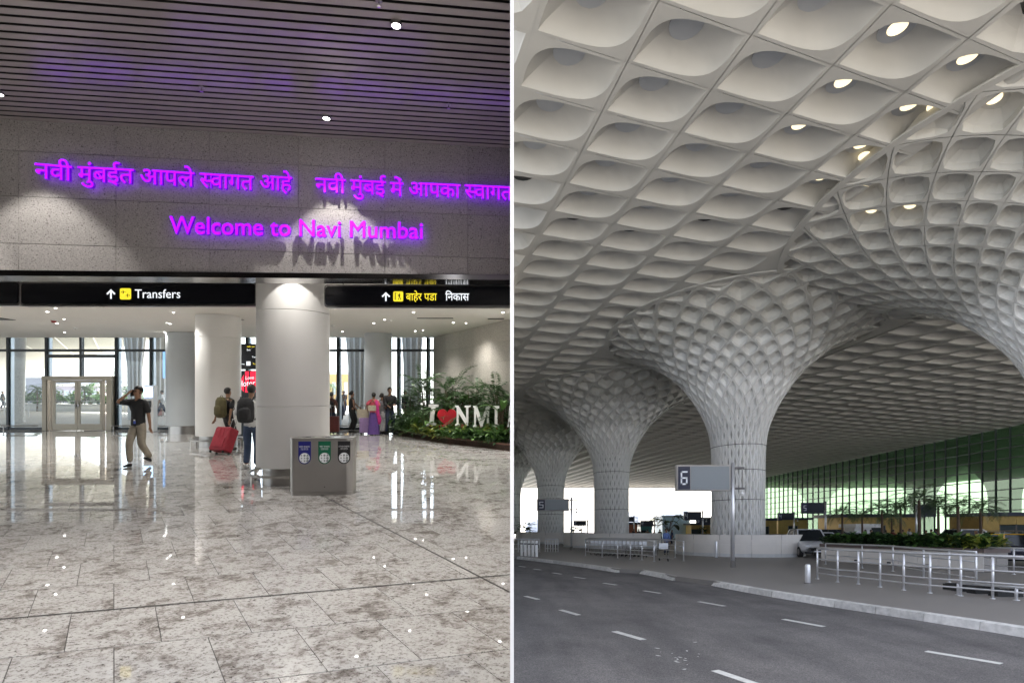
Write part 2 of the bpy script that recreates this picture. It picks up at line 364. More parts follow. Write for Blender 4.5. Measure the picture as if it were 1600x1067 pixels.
def person(label, pos, yaw=0, h=1.72, feet=((-.1, 0, 0), (.1, 0, 0)), hands=((-.27, -.05, .80), (.27, -.05, .80)), top=None, bottom=None, group=None,
           hair='short', skirt=None, sleeve='short', lean=0, look=0, female=False, skin=None, shoe=None, face=True, drape=None, seg=1, build=1.0):
    """local frame: the figure faces -Y, +X is its left; yaw turns it about Z"""
    q = h/1.75; co, si = math.cos(yaw), math.sin(yaw); k = SH
    t = thing('person', label, 'person', (pos[0], pos[1], pos[2] if len(pos) > 2 else 0), group)
    def T(p):
        x, y, z = p[0]*q, p[1]*q, p[2]*q
        return (x*co - y*si, x*si + y*co, z)
    sk = skin or M_skin; sw = (.155 if female else .185)*build
    hip = Vector((0, 0, .93)); ch = Vector((0, -lean*.35, 1.27)); nk = Vector((0, -lean*.5, 1.47)); hd = Vector((look*.01, -lean*.55 - .015, 1.60))
    N = [(hip, .13, .10), (hip + (ch-hip)*.5, .115*build, .085), (ch, .145*build, .10), (nk - Vector((0, 0, .04)), .075, .07), (nk + Vector((0, 0, .015)), .05, .055),
         (hd + Vector((0, .0, -.03)), .062, .074), (hd + Vector((0, .01, .055)), .074, .088), (hd + Vector((0, .01, .115)), .05, .06)]
    E_ = [(0, 1), (1, 2), (2, 3), (3, 4), (4, 5), (5, 6), (6, 7)]
    N.append((hd + Vector((math.sin(look)*.09, -.09*math.cos(look), -.0)), .014, .016)); E_.append((5, 8))
    J = {}
    for s, hnd in ((-1, hands[0]), (1, hands[1])):
        sh = ch + Vector((s*sw, 0, .13)); el, wr = ik(sh, hnd[:3], .29, .26, hnd[3] if len(hnd) > 3 else (s*.3, .8, -.2))
        i = len(N); N += [(sh, .052, .052), (el, .038, .038), (wr, .024, .027)]; E_ += [(2, i), (i, i+1), (i+1, i+2)]
        d = (wr - el).normalized(); pm = wr + d*.055; N.append((pm, .032, .016)); E_.append((i+2, i+3))
        side = Vector((0, 1, 0)).cross(d); side = side.normalized() if side.length > .1 else Vector((1, 0, 0)); pal = d.cross(side).normalized()
        for f, L in ((-1.5, .055), (-.5, .07), (.5, .075), (1.5, .065)):
            b = len(N); p1 = pm + pal*f*.018 + d*.035; p2 = p1 + d*L*.5 + side*s*-.006; p3 = p2 + d*L*.38 + side*s*-.02
            N += [(p1, .009), (p2, .0085), (p3, .007)]; E_ += [(i+3, b), (b, b+1), (b+1, b+2)]
        b = len(N); N += [(wr + d*.035 - pal*.035, .011), (wr + d*.075 - pal*.05, .009)]; E_ += [(i+2, b), (b, b+1)]
        J['arm', s] = (sh, el, wr)
    for s, ft in ((-1, feet[0]), (1, feet[1])):
        hp = hip + Vector((s*.09, 0, -.03)); kn, an = ik(hp, (ft[0], ft[1], ft[2] + .09), .43, .42, (0, -1, .1))
        i = len(N); N += [(hp, .085, .085), (kn, .055, .055), (an, .036, .038)]; E_ += [(0, i), (i, i+1), (i+1, i+2)]
        J['leg', s] = (hp, kn, an, ft[3] if len(ft) > 3 else 0)
    skin_obj('body', N, E_, sk, t, T, 0, seg)
    g = .014
    # shirt
    Nn = [(hip + Vector((0, 0, -.10)), .155*build + g, .125 + g), (hip + Vector((0, 0, .03)), .148*build + g, .12 + g), (hip + (ch-hip)*.5, .140*build + g, .108 + g), (ch, .176*build + g, .132 + g), (nk - Vector((0, 0, .03)), .092 + g, .085 + g), (nk + Vector((0, 0, .005)), .058, .058)]
    Ee = [(0, 1), (1, 2), (2, 3), (3, 4), (4, 5)]
    for s in (-1, 1):
        sh, el, wr = J['arm', s]; i = len(Nn)
        Nn += [(sh, .064 + g, .066 + g), (sh + (el-sh)*(.95 if sleeve == 'short' else 1), .054 + g, .056 + g)]; Ee += [(3, i), (i, i+1)]
        if sleeve == 'long': Nn.append((el + (wr-el)*.92, .03 + g)); Ee.append((i+1, i+2))
    if sleeve == 'none': 
        for s in (0, 1): Nn[6+2*s+1] = (Nn[6+2*s][0] + (Nn[6+2*s+1][0]-Nn[6+2*s][0])*.2, .05, .05)
    skin_obj('blouse' if female else 'shirt', Nn, Ee, top, t, T, 0, seg)
    if skirt:
        m = MB(); prof = [(.13, .98), (.165, .90), (.19, .7), (.21, .4), (.235, .12), (.25, .035)]
        m.lathe(prof, 20, mi=0, sy=.82); m.v = [(x + .012*math.sin(9*math.atan2(y, x))*(1-z), y + .012*math.cos(7*math.atan2(y, x))*(1-z), z) for x, y, z in m.v]
        m.v = [T(p) for p in m.v]; m.build('skirt', skirt, t, smooth=True)
    else:
        Nn = [(hip + Vector((0, 0, .10)), .13*build + g, .108 + g), (hip - Vector((0, 0, .03)), .13*build + g, .108 + g)]; Ee = [(0, 1)]
        for s in (-1, 1):
            hp, kn, an, _ = J['leg', s]; i = len(Nn); Nn += [(hp - Vector((0, 0, .04)), .088 + g, .092 + g), (kn, .062 + g, .066 + g), (kn + (an-kn)*.55, .055 + g), (an + (kn-an)*.02, .047 + g)]
            Ee += [(1, i), (i, i+1), (i+1, i+2), (i+2, i+3)]
        skin_obj('trousers', Nn, Ee, bottom, t, T, 0, seg)
    for s in (-1, 1):
        hp, kn, an, pitch = J['leg', s]; c, sn = math.cos(pitch), math.sin(pitch)
        def fp(y, z): return an + Vector((0, y*c - z*sn, y*sn*-1*0 + z*c + y*sn))
        skin_obj('shoe', [(fp(.045, -.05), .038, .042), (fp(-.05, -.052), .038, .036), (fp(-.13, -.06), .036, .026), (fp(-.175, -.064), .024, .018)], [(0, 1), (1, 2), (2, 3)], shoe or cloth('black', (.02, .02, .022)), t, T, 0, seg)
    # hair: cap, plus bun or long fall
    m = MB(); c = hd + Vector((0, .022, .052)); m.ball(c, .097, 14, sx=.90, sy=1.04, sz=1.06)
    m.v = [v if not (v[1] < c.y - .035 and v[2] < c.z + .035) else (v[0]*.75, c.y - .02, v[2]) for v in m.v]
    if hair == 'bun': m.ball(hd + Vector((0, .115, .02)), .048, 10)
    if hair == 'long': m.ball(hd + Vector((0, .07, -.10)), .075, 12, sx=1.05, sy=.7, sz=2.1)
    if hair == 'tail': m.ball(hd + Vector((0, .11, -.03)), .035, 8, sz=2.6)
    m.v = [T(p) for p in m.v]; m.build('hair', M_hair, t, smooth=True)
    if face:
        for s in (-1, 1):
            m = MB(); m.ball(hd + Vector((s*.03, -.078, .03)), .010, 8); m.v = [T(p) for p in m.v]; m.build('eye', M_black, t, smooth=True)
            m = MB(); m.ball(hd + Vector((s*.076, .008, .01)), .021, 8, sx=.4, sy=.7, sz=1.2); m.v = [T(p) for p in m.v]; m.build('ear', sk, t, smooth=True)
        m = MB(); m.box(-.022, .022, -.087 + hd.y + .015, -.07 + hd.y, hd.z - .052, hd.z - .045); m.v = [T(p) for p in m.v]; m.build('mouth', mat('lip', (.2, .07, .06), .5), t)
    return t, T, J, hd
def backpack(label, t, T, cloth_m, at=(0, .2, 1.2), w=.30, d=.19, hgt=.46, patch=None, straps=True):
    bp = link('backpack', None, None, tuple(t.location)); tag(bp, label, 'backpack')
    x, y, z = at
    def shp(m, cx, cy, cz, a, b, c, n=4):
        prof = [(.35, -.5), (.82, -.46), (1, -.3), (1, .1), (.92, .32), (.62, .46), (.2, .5)]
        m.lathe([(r_, zz*c) for r_, zz in prof], 16, (cx, cy, cz), sx=a/2, sy=b/2)
    m = MB(); shp(m, x, y, z, w, d, hgt); m.v = [T(v) for v in m.v]; m.build('bag', cloth_m, bp, smooth=True)
    m = MB(); shp(m, x, y + d*.42, z - hgt*.14, w*.72, d*.5, hgt*.5); m.v = [T(v) for v in m.v]; m.build('pocket', cloth_m, bp, smooth=True)
    if straps:
        for s in (-1, 1):
            m = MB(); m.tube([(x+s*.10, y-.04, z+.16), (x+s*.12, y-.13, z+.26), (x+s*.125, y-.30, z+.14), (x+s*.15, y-.30, z-.05), (x+s*.15, y-.1, z-.2)], .014, 6)
            m.v = [T(v) for v in m.v]; m.build('strap', cloth_m, bp, smooth=True)
    m = MB(); m.tube([(x-.04, y-.02, z+hgt*.5), (x-.03, y-.02, z+hgt*.56), (x+.03, y-.02, z+hgt*.56), (x+.04, y-.02, z+hgt*.5)], .008, 6); m.v = [T(v) for v in m.v]; m.build('grab_handle', cloth_m, bp)
    if patch:
        m = MB(); m.box(x-.05, x+.05, y+d*.66, y+d*.69, z-.12, z+.02); m.v = [T(v) for v in m.v]; m.build('patch', patch, bp)
    return bp
def suitcase(label, x, y, yaw, cm, w=.44, d=.26, hgt=.66, tilt=0, handle=.4, group=None):
    t = thing('suitcase', label, 'suitcase', (x, y, 0), group)
    co, si = math.cos(yaw), math.sin(yaw); ct, st = math.cos(tilt), math.sin(tilt)
    def T(p):
        a, b, c = p; c0 = c - .03; b, c = b*ct - c0*st, b*st + c0*ct + .03 + (.0 if not tilt else .02)
        return (a*co - b*si, a*si + b*co, c)
    def put(m, nm, ma, sm=False, par=None): m.v = [T(v) for v in m.v]; return m.build(nm, ma, par or t, smooth=sm)
    rr = .045; pts = []
    for cx, cy, a in ((w/2-rr, d/2-rr, 0), (-w/2+rr, d/2-rr, 90), (-w/2+rr, -d/2+rr, 180), (w/2-rr, -d/2+rr, 270)):
        for j in range(5): pts.append((cx + rr*math.cos(R(a+j*22.5)), cy + rr*math.sin(R(a+j*22.5))))
    m = MB(); z0, z1 = .06, .06+hgt; lv = [(.9, z0), (.985, z0+.02), (1, z0+.05), (1, z1-.05), (.985, z1-.02), (.9, z1)]; n = len(pts)
    m.add([(px*s, py*s, z) for s, z in lv for px, py in pts], [(i*n+j, i*n+(j+1) % n, (i+1)*n+(j+1) % n, (i+1)*n+j) for i in range(len(lv)-1) for j in range(n)] + [tuple(range(n))[::-1], tuple((len(lv)-1)*n+j for j in range(n))])
    put(m, 'shell', cm, False)
    for k in (-1, 1):
        m = MB(); m.box(k*w*.12-.008, k*w*.12+.008, -d/2-.008, -d/2+.004, z0+.05, z1-.05); put(m, 'rib', cm)
    m = MB(); m.box(-w*.36, w*.36, -d/2-.02, -d/2+.002, z0+.08, z0+hgt*.5); put(m, 'front_pocket', cm)
    for a in (-1, 1):
        for b in (-1, 1):
            m = MB(); m.tube([(a*(w/2-.05)-.012, b*(d/2-.05), .03), (a*(w/2-.05)+.012, b*(d/2-.05), .03)], .03, 12); m.box(a*(w/2-.05)-.02, a*(w/2-.05)+.02, b*(d/2-.05)-.012, b*(d/2-.05)+.012, .04, .065); put(m, 'wheel', M_rubber)
    m = MB(); hz = z1 + handle
    m.tube([(-.08, d/2-.04, z1-.02), (-.08, d/2-.04, hz)], .008, 6); m.tube([(.08, d/2-.04, z1-.02), (.08, d/2-.04, hz)], .008, 6); m.tube([(-.09, d/2-.04, hz), (.09, d/2-.04, hz)], .013, 8)
    put(m, 'handle', M_steel)
    m = MB(); m.tube([(-.06, 0, z1), (-.05, 0, z1+.025), (.05, 0, z1+.025), (.06, 0, z1)], .010, 6); put(m, 'carry_handle', M_rubber)
    return t, T, hz
# =================================================================== THE ARRIVALS HALL (left)
SH = 0.0
# --- floor of granite tiles: lattice read off the joints
A = Vector((.515, .1265)); B = Vector((-.418, .5372)) # along a course; across the courses
O = Vector((gl(178.5, 952.5)[0], gl(178.5, 952.5)[1]))
m = MB(); m.box(-32, -.009, -11.5, 21.38, -.12, -.008); floor = struct(m.build('floor', M_joint))
u = A.normalized(); 
def tile_mesh():
    g = .0022; a = A*(1 - g*2/A.length); b = B*(1 - .009/B.length); m = MB()
    cs = [(0, 0), (a.x, a.y), (a.x+b.x, a.y+b.y), (b.x, b.y)]; e = .0015; cx, cy = (a+b)/2
    m.add([(x, y, -.008) for x, y in cs] + [(x, y, -.0012) for x, y in cs] + [(cx + (x-cx)*(1-.004), cy + (y-cy)*(1-.004), 0) for x, y in cs],
          [(0,1,5,4), (1,2,6,5), (2,3,7,6), (3,0,4,7), (4,5,9,8), (5,6,10,9), (6,7,11,10), (7,4,8,11), (8,9,10,11)])
    return m.mesh('tile', M_gran)
tm = tile_mesh(); far = MB(); cnt = 0; tiles = []
for j in range(-14, 40):
    for i in range(-70, 80):
        p = O + B*j + A*(i + (.5 if j % 2 else 0)); cx, cy = p + (A+B)/2
        if cy < 1.7 or cy > 21.5 or min(p.x, p.x+B.x) > -.012 or cx < -32: continue
        tiles.append((p, cx, cy))
vis = [q for q in tiles if q[2] > 2.5 and q[1] > -q[2]*1.08 and q[0].x + max(0, A.x) < -.03]
vis.sort(key=lambda q: q[2]); near = set(id(q) for q in vis[:300])
tv = [tuple(v.co) for v in tm.vertices]; tf = [tuple(f.vertices) for f in tm.polygons]
for q in tiles:
    if id(q) in near: link('tile', tm, floor, (q[0].x, q[0].y, 0))
    elif q[2] < 21.0: far.add([(q[0].x+x, q[0].y+y, z) for x, y, z in tv], tf)
tfo = stuff(far.build('tiled_field', M_gran, floor)); clip_x(tfo, -.0092, -1)
for (x0, y0), (x1, y1) in ((gl(-60, 972.3), gl(800, 897)), (gl(503, 773.5), gl(797, 925))):
    d = Vector((x1-x0, y1-y0)); L = d.length; d = d.normalized(); nn = Vector((-d.y, d.x))*.0085; m = MB()
    m.prism([(x0-nn.x, y0-nn.y), (x1-nn.x, y1-nn.y), (x1+nn.x, y1+nn.y), (x0+nn.x, y0+nn.y)], -.003, .0018); m.build('expansion_joint', M_exp, floor)
# --- sign wall
NW = Vector((.12055, -1, 0)).normalized(); UW = Vector((1, .12055, 0)).normalized(); ZT = 5.475
def hy(x): return 8.18 + .12055*x
def hw(px, py, off=0):
    Y = 8.18/(1 - .12055*(px-800)/F); p = Vector(((px-800)/F*Y, Y, EL + (HL-py)/F*Y)); return p + NW*off
def zb(x): return 3.39 + .0178*x
w = thing('sign_wall', 'wide speckled grey stone wall above the signs carrying the purple lettering', 'wall', (0, 0, 0))
m = MB(); m.add([(x, hy(x)+o, z) for o in (.045, .34) for x, z in ((-15, zb(-15)+.0), (-.012, zb(0)+.0), (-.012, ZT+.3), (-15, ZT+.3))], [(0,1,2,3), (4,7,6,5), (0,4,5,1), (3,2,6,7), (0,3,7,4), (1,5,6,2)])
m.build('core', M_joint, w)
xs = [-.70 - 1.272*k for k in range(-1, 12)]; xs[0] = -.0135; zr = [None, 3.72, 4.395, 5.045, ZT + .02]
for a in range(len(xs)-1):
    x1, x0 = xs[a], xs[a+1]
    for r_ in range(4):
        g = .0035; m = MB(); o = random.uniform(-.0015, .0015)
        q = [(x0+g, (zb(x0)+.075 if r_ == 0 else zr[r_]+g)), (x1-g, (zb(x1)+.075 if r_ == 0 else zr[r_]+g)), (x1-g, zr[r_+1]-g), (x0+g, zr[r_+1]-g)]
        m.add([(x, hy(x)+o+d, z) for d in (0, .045) for x, z in q], [(0,1,2,3), (0,4,5,1), (1,5,6,2), (2,6,7,3), (3,7,4,0)]); m.build('stone_panel', M_stone, w)
m = MB(); m.add([(x, hy(x)+o, zb(x)+z) for o in (-.03, .36) for x, z in ((-15, -.012), (-.0135, -.012), (-.0135, .065), (-15, .065))], [(0,1,2,3), (4,7,6,5), (0,4,5,1), (3,2,6,7), (0,3,7,4), (1,5,6,2)])
m.build('metal_edge', mat('polished_trim', (.28, .27, .27), .14, 1), w)
# --- slatted ceiling
sc_ = thing('slatted_ceiling', 'dark grey ceiling of long metal slats with black gaps above the sign wall', 'ceiling', (0, 0, 0))
m = MB(); m.box(-16, -.012, -11.5, 8.6, ZT+.17, ZT+.30); m.build('backing', M_black, sc_)
m = MB(); x0, x1 = -15.5, -.014; wd = .094; yy = .12055
m.add([(x, yy*x + c, z) for x in (x0, x1) for c, z in ((0, .07), (0, .004), (.004, 0), (wd-.004, 0), (wd, .004), (wd, .07))], [(0,1,7,6), (1,2,8,7), (2,3,9,8), (3,4,10,9), (4,5,11,10), (5,0,6,11), (5,4,3,2,1,0), (6,7,8,9,10,11)])
m.m = [1, 0, 0, 0, 1, 1, 1, 1]
sm = m.mesh('slat', [M_slat, M_black]); c = 8.165 - wd; cs = []
while c > -1.0: link('slat', sm, sc_, (0, c, ZT)); cs.append(c); c -= .134
def slat_y(px, py):
    Y = (ZT-EL)*F/(HL-py); return (px-800)/F*Y, Y
def downlight(label, x, y, z, r=.055, power=0, drop=.0, group='ceiling downlights in the hall', spot=70, target=None, glow=M_lamp, col=(1, .96, .9), blend=.35):
    t = thing('downlight', label, 'ceiling light', (x, y, z), group)
    m = MB(); m.lathe([(r*1.0, -drop-.006), (r*1.28, -drop-.008), (r*1.3, -drop-.002), (r*1.3, .004)], 20); m.lathe([(r*.98, .02), (r*1.0, -drop-.006)], 20); m.build('rim', M_white if not drop else M_steel, t, smooth=True)
    m = MB(); m.lathe([(.0005, -drop-.002), (r*.98, -drop-.002)], 20); m.build('lens', glow, t)
    if power:
        L = bpy.data.lights.new('lamp', 'SPOT'); L.energy = power*LAMP; L.spot_size = R(spot); L.spot_blend = blend; L.shadow_soft_size = r*.8; L.color = col
        o = link('lamp', L, t, (0, 0, -drop-.012))
        if target: o.rotation_euler = (Vector(target) - Vector((x, y, z-drop))).to_track_quat('-Z', 'Y').to_euler()
    return t
for px, py, lb, pw in ((619, 36, 'brightest round downlight among the ceiling slats at the top', 90), (510, 182, 'small bright downlight among the slats just above the sign wall', 0), (-2, 144, 'bright downlight at the left edge of the slatted ceiling', 35)):
    x, y = slat_y(px, py); downlight(lb, x, y, ZT, .045, pw*1.6, .03, 'downlights between the ceiling slats', 80)
for px, lb in ((-40, 'wall washer lamp grazing the left end of the sign wall'),):
    p = hw(px, 250); q = p + NW*.40
    downlight(lb, q.x, q.y, ZT - .02, .035, 48, .02, 'downlights between the ceiling slats', 36, (q.x, q.y + .06, 3.2), blend=.35)
x, y = slat_y(510, 182); bpy.data.objects.remove([o for o in bpy.data.objects if o.name.startswith('downlight') and 'just above' in o.get('label', '')][0]) if False else None
L = bpy.data.lights.new('lamp', 'SPOT'); L.energy = 52*LAMP; L.spot_size = R(74); L.spot_blend = .3; L.shadow_soft_size = .03; L.color = (1, .96, .9); wo = [o for o in COL.objects if 'just above' in str(o.get('label', ''))][0]; link('lamp', L, wo, (0, 0, -.05))
for px, py, lb in ((315, 137, 'sprinkler head below the slats left of centre'), (701, 164, 'sprinkler head below the slats near the wall end'), (592, 2, 'white cabled sensor hanging from the top slats')):
    x, y = slat_y(px, py); t = thing('sprinkler', lb, 'sprinkler', (x, y, ZT), 'sprinklers in the slatted ceiling')
    m = MB(); m.lathe([(.0005, -.002), (.032, -.004), (.034, .0), (.012, .02)], 14); m.build('plate', M_steel, t, smooth=True)
    m = MB(); m.tube([(0, 0, 0), (0, 0, -.05)], .008, 8); m.lathe([(.0005, -.05), (.022, -.052), (.022, -.056), (.0005, -.058)], 10); m.build('nozzle', M_chrome, t)
# --- magenta lettering
hs = bbox(glyphs([('न', 0, None)])); SHY = hs[3]; BAR = bbox(glyphs([('ा', 0, None)])); 
wsa = bbox(glyphs([('स', 0, None)]))[1]
HALF = wsa - .175
def sva(rest): return [('स', 0, HALF), (rest, HALF - .03, None)]
def shiro(x, pts):
    return pts[0] + (pts[1]-pts[0])*(x-pts[2])/(pts[3]-pts[2])
def word(parent, parts, px0, px1, ys0, ys1, depth=.05, off=.075, name='word', ht=None, mats=(M_mag, M_magside)):
    g = glyphs(parts); b = bbox(g); o = hw(px0, ys0, off); e = hw(px1, ys1, off)
    hgt = ht
    V = [Vector(v) for v in g[0]]; u_ = e - o
    zt = Vector((0, 0, hgt)); # glyph y=0 is the base line, SHY the head line
    return solid_text(name, g, o - zt, u_, zt*1.0, NW*depth, mats, parent, (b[0], b[1], 0, SHY), grow=.012)
t = thing('wall_lettering', 'large purple Devanagari lettering at the left of the sign wall, five words', 'lettering', hw(260, 290, 0))
t.location = (0, 0, 0)
for parts, a, b, c, d in (([('नवी', 0, None)], 65, 122, 261, 266), ([('मुंबईत', 0, None)], 131, 217, 266, 270.5), ([('आपले', 0, None)], 227, 310, 270, 275.5), (sva('वागत'), 318.5, 401, 276, 281), ([('आहे', 0, None)], 411, 460, 279.5, 282.5)):
    word(t, parts, a, b, c, d, ht=.205)
t = thing('wall_lettering', 'purple Devanagari lettering running off at the right of the sign wall', 'lettering', (0, 0, 0))
for parts, a, b, c, d in (([('नवी', 0, None)], 496, 542.5, 283.5, 286), ([('मुंबई', 0, None)], 550, 604, 286, 289), ([('में', 0, None)], 611, 631, 290, 291), ([('आपका', 0, None)], 640, 719, 290, 293.5), (sva('वागत'), 726, 799, 293.5, 297)):
    word(t, parts, a, b, c, d, ht=.205)
t = thing('wall_lettering', 'purple line reading Welcome to Navi Mumbai, below the Devanagari lines', 'lettering', (0, 0, 0))
full = 'Welcome to Navi Mumbai'; fb = bbox(glyphs([(full, 0, None)])); cap = bbox(glyphs([('W', 0, None)]))[3]
for i, chh in enumerate(full):
    if chh == ' ': continue
    gb = bbox(glyphs([(full[:i+1], 0, None)])); g1 = glyphs([(chh, 0, None)]); b1 = bbox(g1); xx = gb[1] - b1[1]
    f0, f1 = (xx + b1[0] - fb[0])/(fb[1]-fb[0]), (xx + b1[1] - fb[0])/(fb[1]-fb[0])
    P = lambda f: hw(273 + 388*f, 369 + 8.2*f, .09)
    o, e = P(f0), P(f1); solid_text('letter', g1, o, e - o, Vector((0, 0, .245)), NW*.05, (M_mag, M_magside), t, (b1[0], b1[1], 0, cap), grow=.018)
# --- inner ceiling, with its lamps
IC = EL + 2.26
for k, (x_, y_) in enumerate(((-2.5, .8), (-7, .8), (-11.5, 2), (-3, -5), (-9, -5))): downlight('downlight in the slats behind the viewpoint', x_, y_, ZT, .05, 240, .03, 'downlights between the ceiling slats', 110, blend=.8)  # added fill lamps, out of view, brightening the hall and its reflections
t = thing('hall_wall', 'stone rear wall of the hall behind the viewpoint', 'wall', (0, 0, 0)); m = MB(); m.box(-16, -.02, -11.9, -11.5, 0, ZT+.3); m.build('rear_panel', M_stone, t); m = MB(); m.box(-16.4, -16.0, -11.9, 4.0, 0, ZT+.3); m.build('side_panel', M_stone, t)
m = MB(); m.box(-.02, -.005, -11.5, -.5, 0, ZT+.3); m.build('right_panel', M_stone, t)
t = thing('hall_roof', 'dark flat roof over the hall', 'roof', (0, 0, 0)); m = MB(); m.box(-36, -.013, -12, 21.8, ZT+.32, ZT+.5); m.build('membrane', mat('roof_membrane', (.06, .06, .06), .9), t)
t = thing('inner_ceiling', 'plain cream plaster ceiling beyond the sign wall', 'ceiling', (0, 0, 0))
m = MB(); m.prism([(-34, 4.6), (-15, hy(-15)+.345), (-.012, hy(0)+.345), (-.012, 21.38), (-34, 21.38)], IC, IC + .25); m.build('slab', M_ceil, t)
m = MB(); m.add([(x, hy(x)+o, z) for o in (.35, .40) for x, z in ((-15, 3.3), (-.014, 3.3), (-.014, ZT+.3), (-15, ZT+.3))], [(0,1,2,3), (4,7,6,5), (0,4,5,1), (3,2,6,7), (0,3,7,4), (1,5,6,2)]); 
LR = [(661, 844), (728, 871), (601, 884), (667, 929), (781, 1002), (557, 1025), (313, 1054), (286, 964), (271, 912), (261, 872), (100, 886), (87, 928), (70, 985), (730, 955), (640, 985)]
k = 0
rows = ['right-hand row', 'left-hand row', 'middle row']
for px, py in LR:
    D = (IC + EL)*F/(py - HL); downlight('recessed downlight seen only as a bright dot in the polished floor', pl(px, D), D, IC, .036, 46, 0, 'downlights in the cream ceiling', 120, col=(1, .965, .91), blend=.8)
for px, py in ((74, 487), (89, 505), (101, 519), (281, 486), (266, 506), (257, 519), (646, 488), (786, 488), (584, 505), (708, 504), (535, 518), (649, 517)):
    D = (IC - EL)*F/(HL - py)
    if D > 14.4 and D < 20.6: downlight('recessed downlight in cream ceiling, ' + {74: 'leftmost, right over the left glass bay', 101: 'small one above the door frame near the alarm beacon', 89: 'by the alarm beacon', 281: 'near the right end of the Transfers board', 266: 'second back from the Transfers board end', 257: 'farthest one left of the second column', 646: 'below the yellow exit lettering', 786: 'at the right edge over the plants', 584: 'below the exit pictogram', 708: 'right of the long slot vent', 535: 'just right of the near column, far back', 649: 'far back above the right glass bay'}[px], pl(px, D), D, IC, .042, 24, 0, 'downlights in the cream ceiling', 120, col=(1, .965, .91), blend=.8)
for px in (-250, -420):
    for D in (10.5, 15): downlight('recessed downlight of the hall wing beyond the left edge', pl(px, D) if px > -300 else -17, D, IC, .05, 80, 0, 'downlights in the cream ceiling', 120, blend=.8)
def vent(label, px, py, w, l, rot=0):
    D = (IC-EL)*F/(HL-py); t = thing('ceiling_vent', label, 'vent', (pl(px, D), D, IC), 'air vents in the cream ceiling')
    m = MB(); m.box(-w/2, w/2, -l/2, l/2, -.012, -.002); m.build('backing', M_black, t)
    for k in range(5):
        x = -l/2 + l*(k+.5)/5; m = MB(); m.box(-w/2, w/2, x-.02, x+.012, -.02, -.013); m.build('slat', M_steeld, t)
vent('louvred air vent left of the Transfers board end', 361, 498, .55, .5); vent('louvred air vent at the far left of the cream ceiling', 0, 498, .5, .5); vent('long slot vent right of the near column', 680, 497, 1.1, .12)
vent('short dark slot vent above the planted bed', 775, 498, .5, .15)
D = (IC-EL)*F/(HL-500); t = thing('alarm_beacon', 'small red alarm beacon on the cream ceiling beside a downlight', 'alarm', (pl(84, D), D, IC)); m = MB(); m.lathe([(.0005, -.09), (.05, -.085), (.075, -.03)], 14); m.build('dome', mat('beacon_red', (.35, .01, .01), .3), t, smooth=True); m = MB(); m.lathe([(.075, -.03), (.09, -.028), (.09, 0)], 14); m.build('base', M_white, t)
for px, py in ((118, 512), (520, 508), (432, 500), (610, 500)):
    D = (IC-EL)*F/(HL-py); t = thing('smoke_detector', 'round %s detector on the cream ceiling %s' % ('white', {118: 'above the doors', 520: 'just right of the near column', 432: 'behind the near column', 610: 'left of the slot vent'}[px]), 'smoke detector', (pl(px, D), D, IC)); m = MB(); m.lathe([(.0005, -.05), (.04, -.048), (.055, -.02), (.06, 0)], 14); m.build('body', M_white, t, smooth=True); m = MB(); m.lathe([(.0005, -.056), (.01, -.056), (.01, -.045)], 8); m.build('sensor', M_black, t)
# --- columns
def column(label, px, Y, r, top, z0=.30, ring=True, seams=(), mm=None):
    x = pl(px, Y); t = thing('round_column', label, 'column', (x, Y, 0), 'round white columns in the hall')
    zs = [z0] + list(seams) + [top]
    for a, b in zip(zs[:-1], zs[1:]):
        m = MB(); m.lathe([(r-.012, a+.001), (r, a+.006)], 64); m.lathe([(r, a+.006), (r, b-.006)], 64); m.lathe([(r, b-.006), (r-.012, b-.001)], 64); o = m.build('cladding_ring', mm or M_white, t); o.data.polygons.foreach_set('use_smooth', [64 <= q < 128 for q in range(192)]); o.data.shade_smooth() if False else None
    m = MB(); m.lathe([(r-.10, 0), (r-.10, z0+.012)], 48); m.build('skirting', M_steel, t, smooth=True)
    m = MB(); m.lathe([(r-.02, 0.0), (r-.02, top)], 32); m.build('shaft', M_joint, t) if False else None
    if ring:
        rr = r + .15; n = 48
        m = MB(); m.lathe([(rr-.035, .17), (rr+.005, .17), (rr+.008, .205), (rr-.035, .205), (rr-.035, .17)], 64); m.build('guard_rail', M_steel, t)
        for k in range(6):
            a = k*PI/3 + 3.0; m = MB(); m.box(-.03, .03, -.008, .008, 0, .171); m.v = [(rr*.985*math.cos(a) + p[0]*math.sin(a)*-1 + p[1]*math.cos(a), rr*.985*math.sin(a) + p[0]*math.cos(a) + p[1]*math.sin(a), p[2]) for p in m.v]; m.build('rail_leg', M_steel, t)
    return t, x
column('nearest thick white round column behind the waste bins', 459, 9.2, .61, IC, seams=(1.35, 2.99))
column('second white round column behind the red suitcase', 341.5, 15.4, .605, IC, seams=(3.2,))
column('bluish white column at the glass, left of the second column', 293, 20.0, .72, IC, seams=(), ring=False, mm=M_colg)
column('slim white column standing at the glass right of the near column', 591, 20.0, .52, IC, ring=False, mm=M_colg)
x = pl(455, 8.19); downlight('spotlight right above the near column casting an arch of light', x, 8.19, IC - .01, .03, 17, .0, 'ceiling downlights in the hall', 100, (x, 8.19, 0), blend=.05)
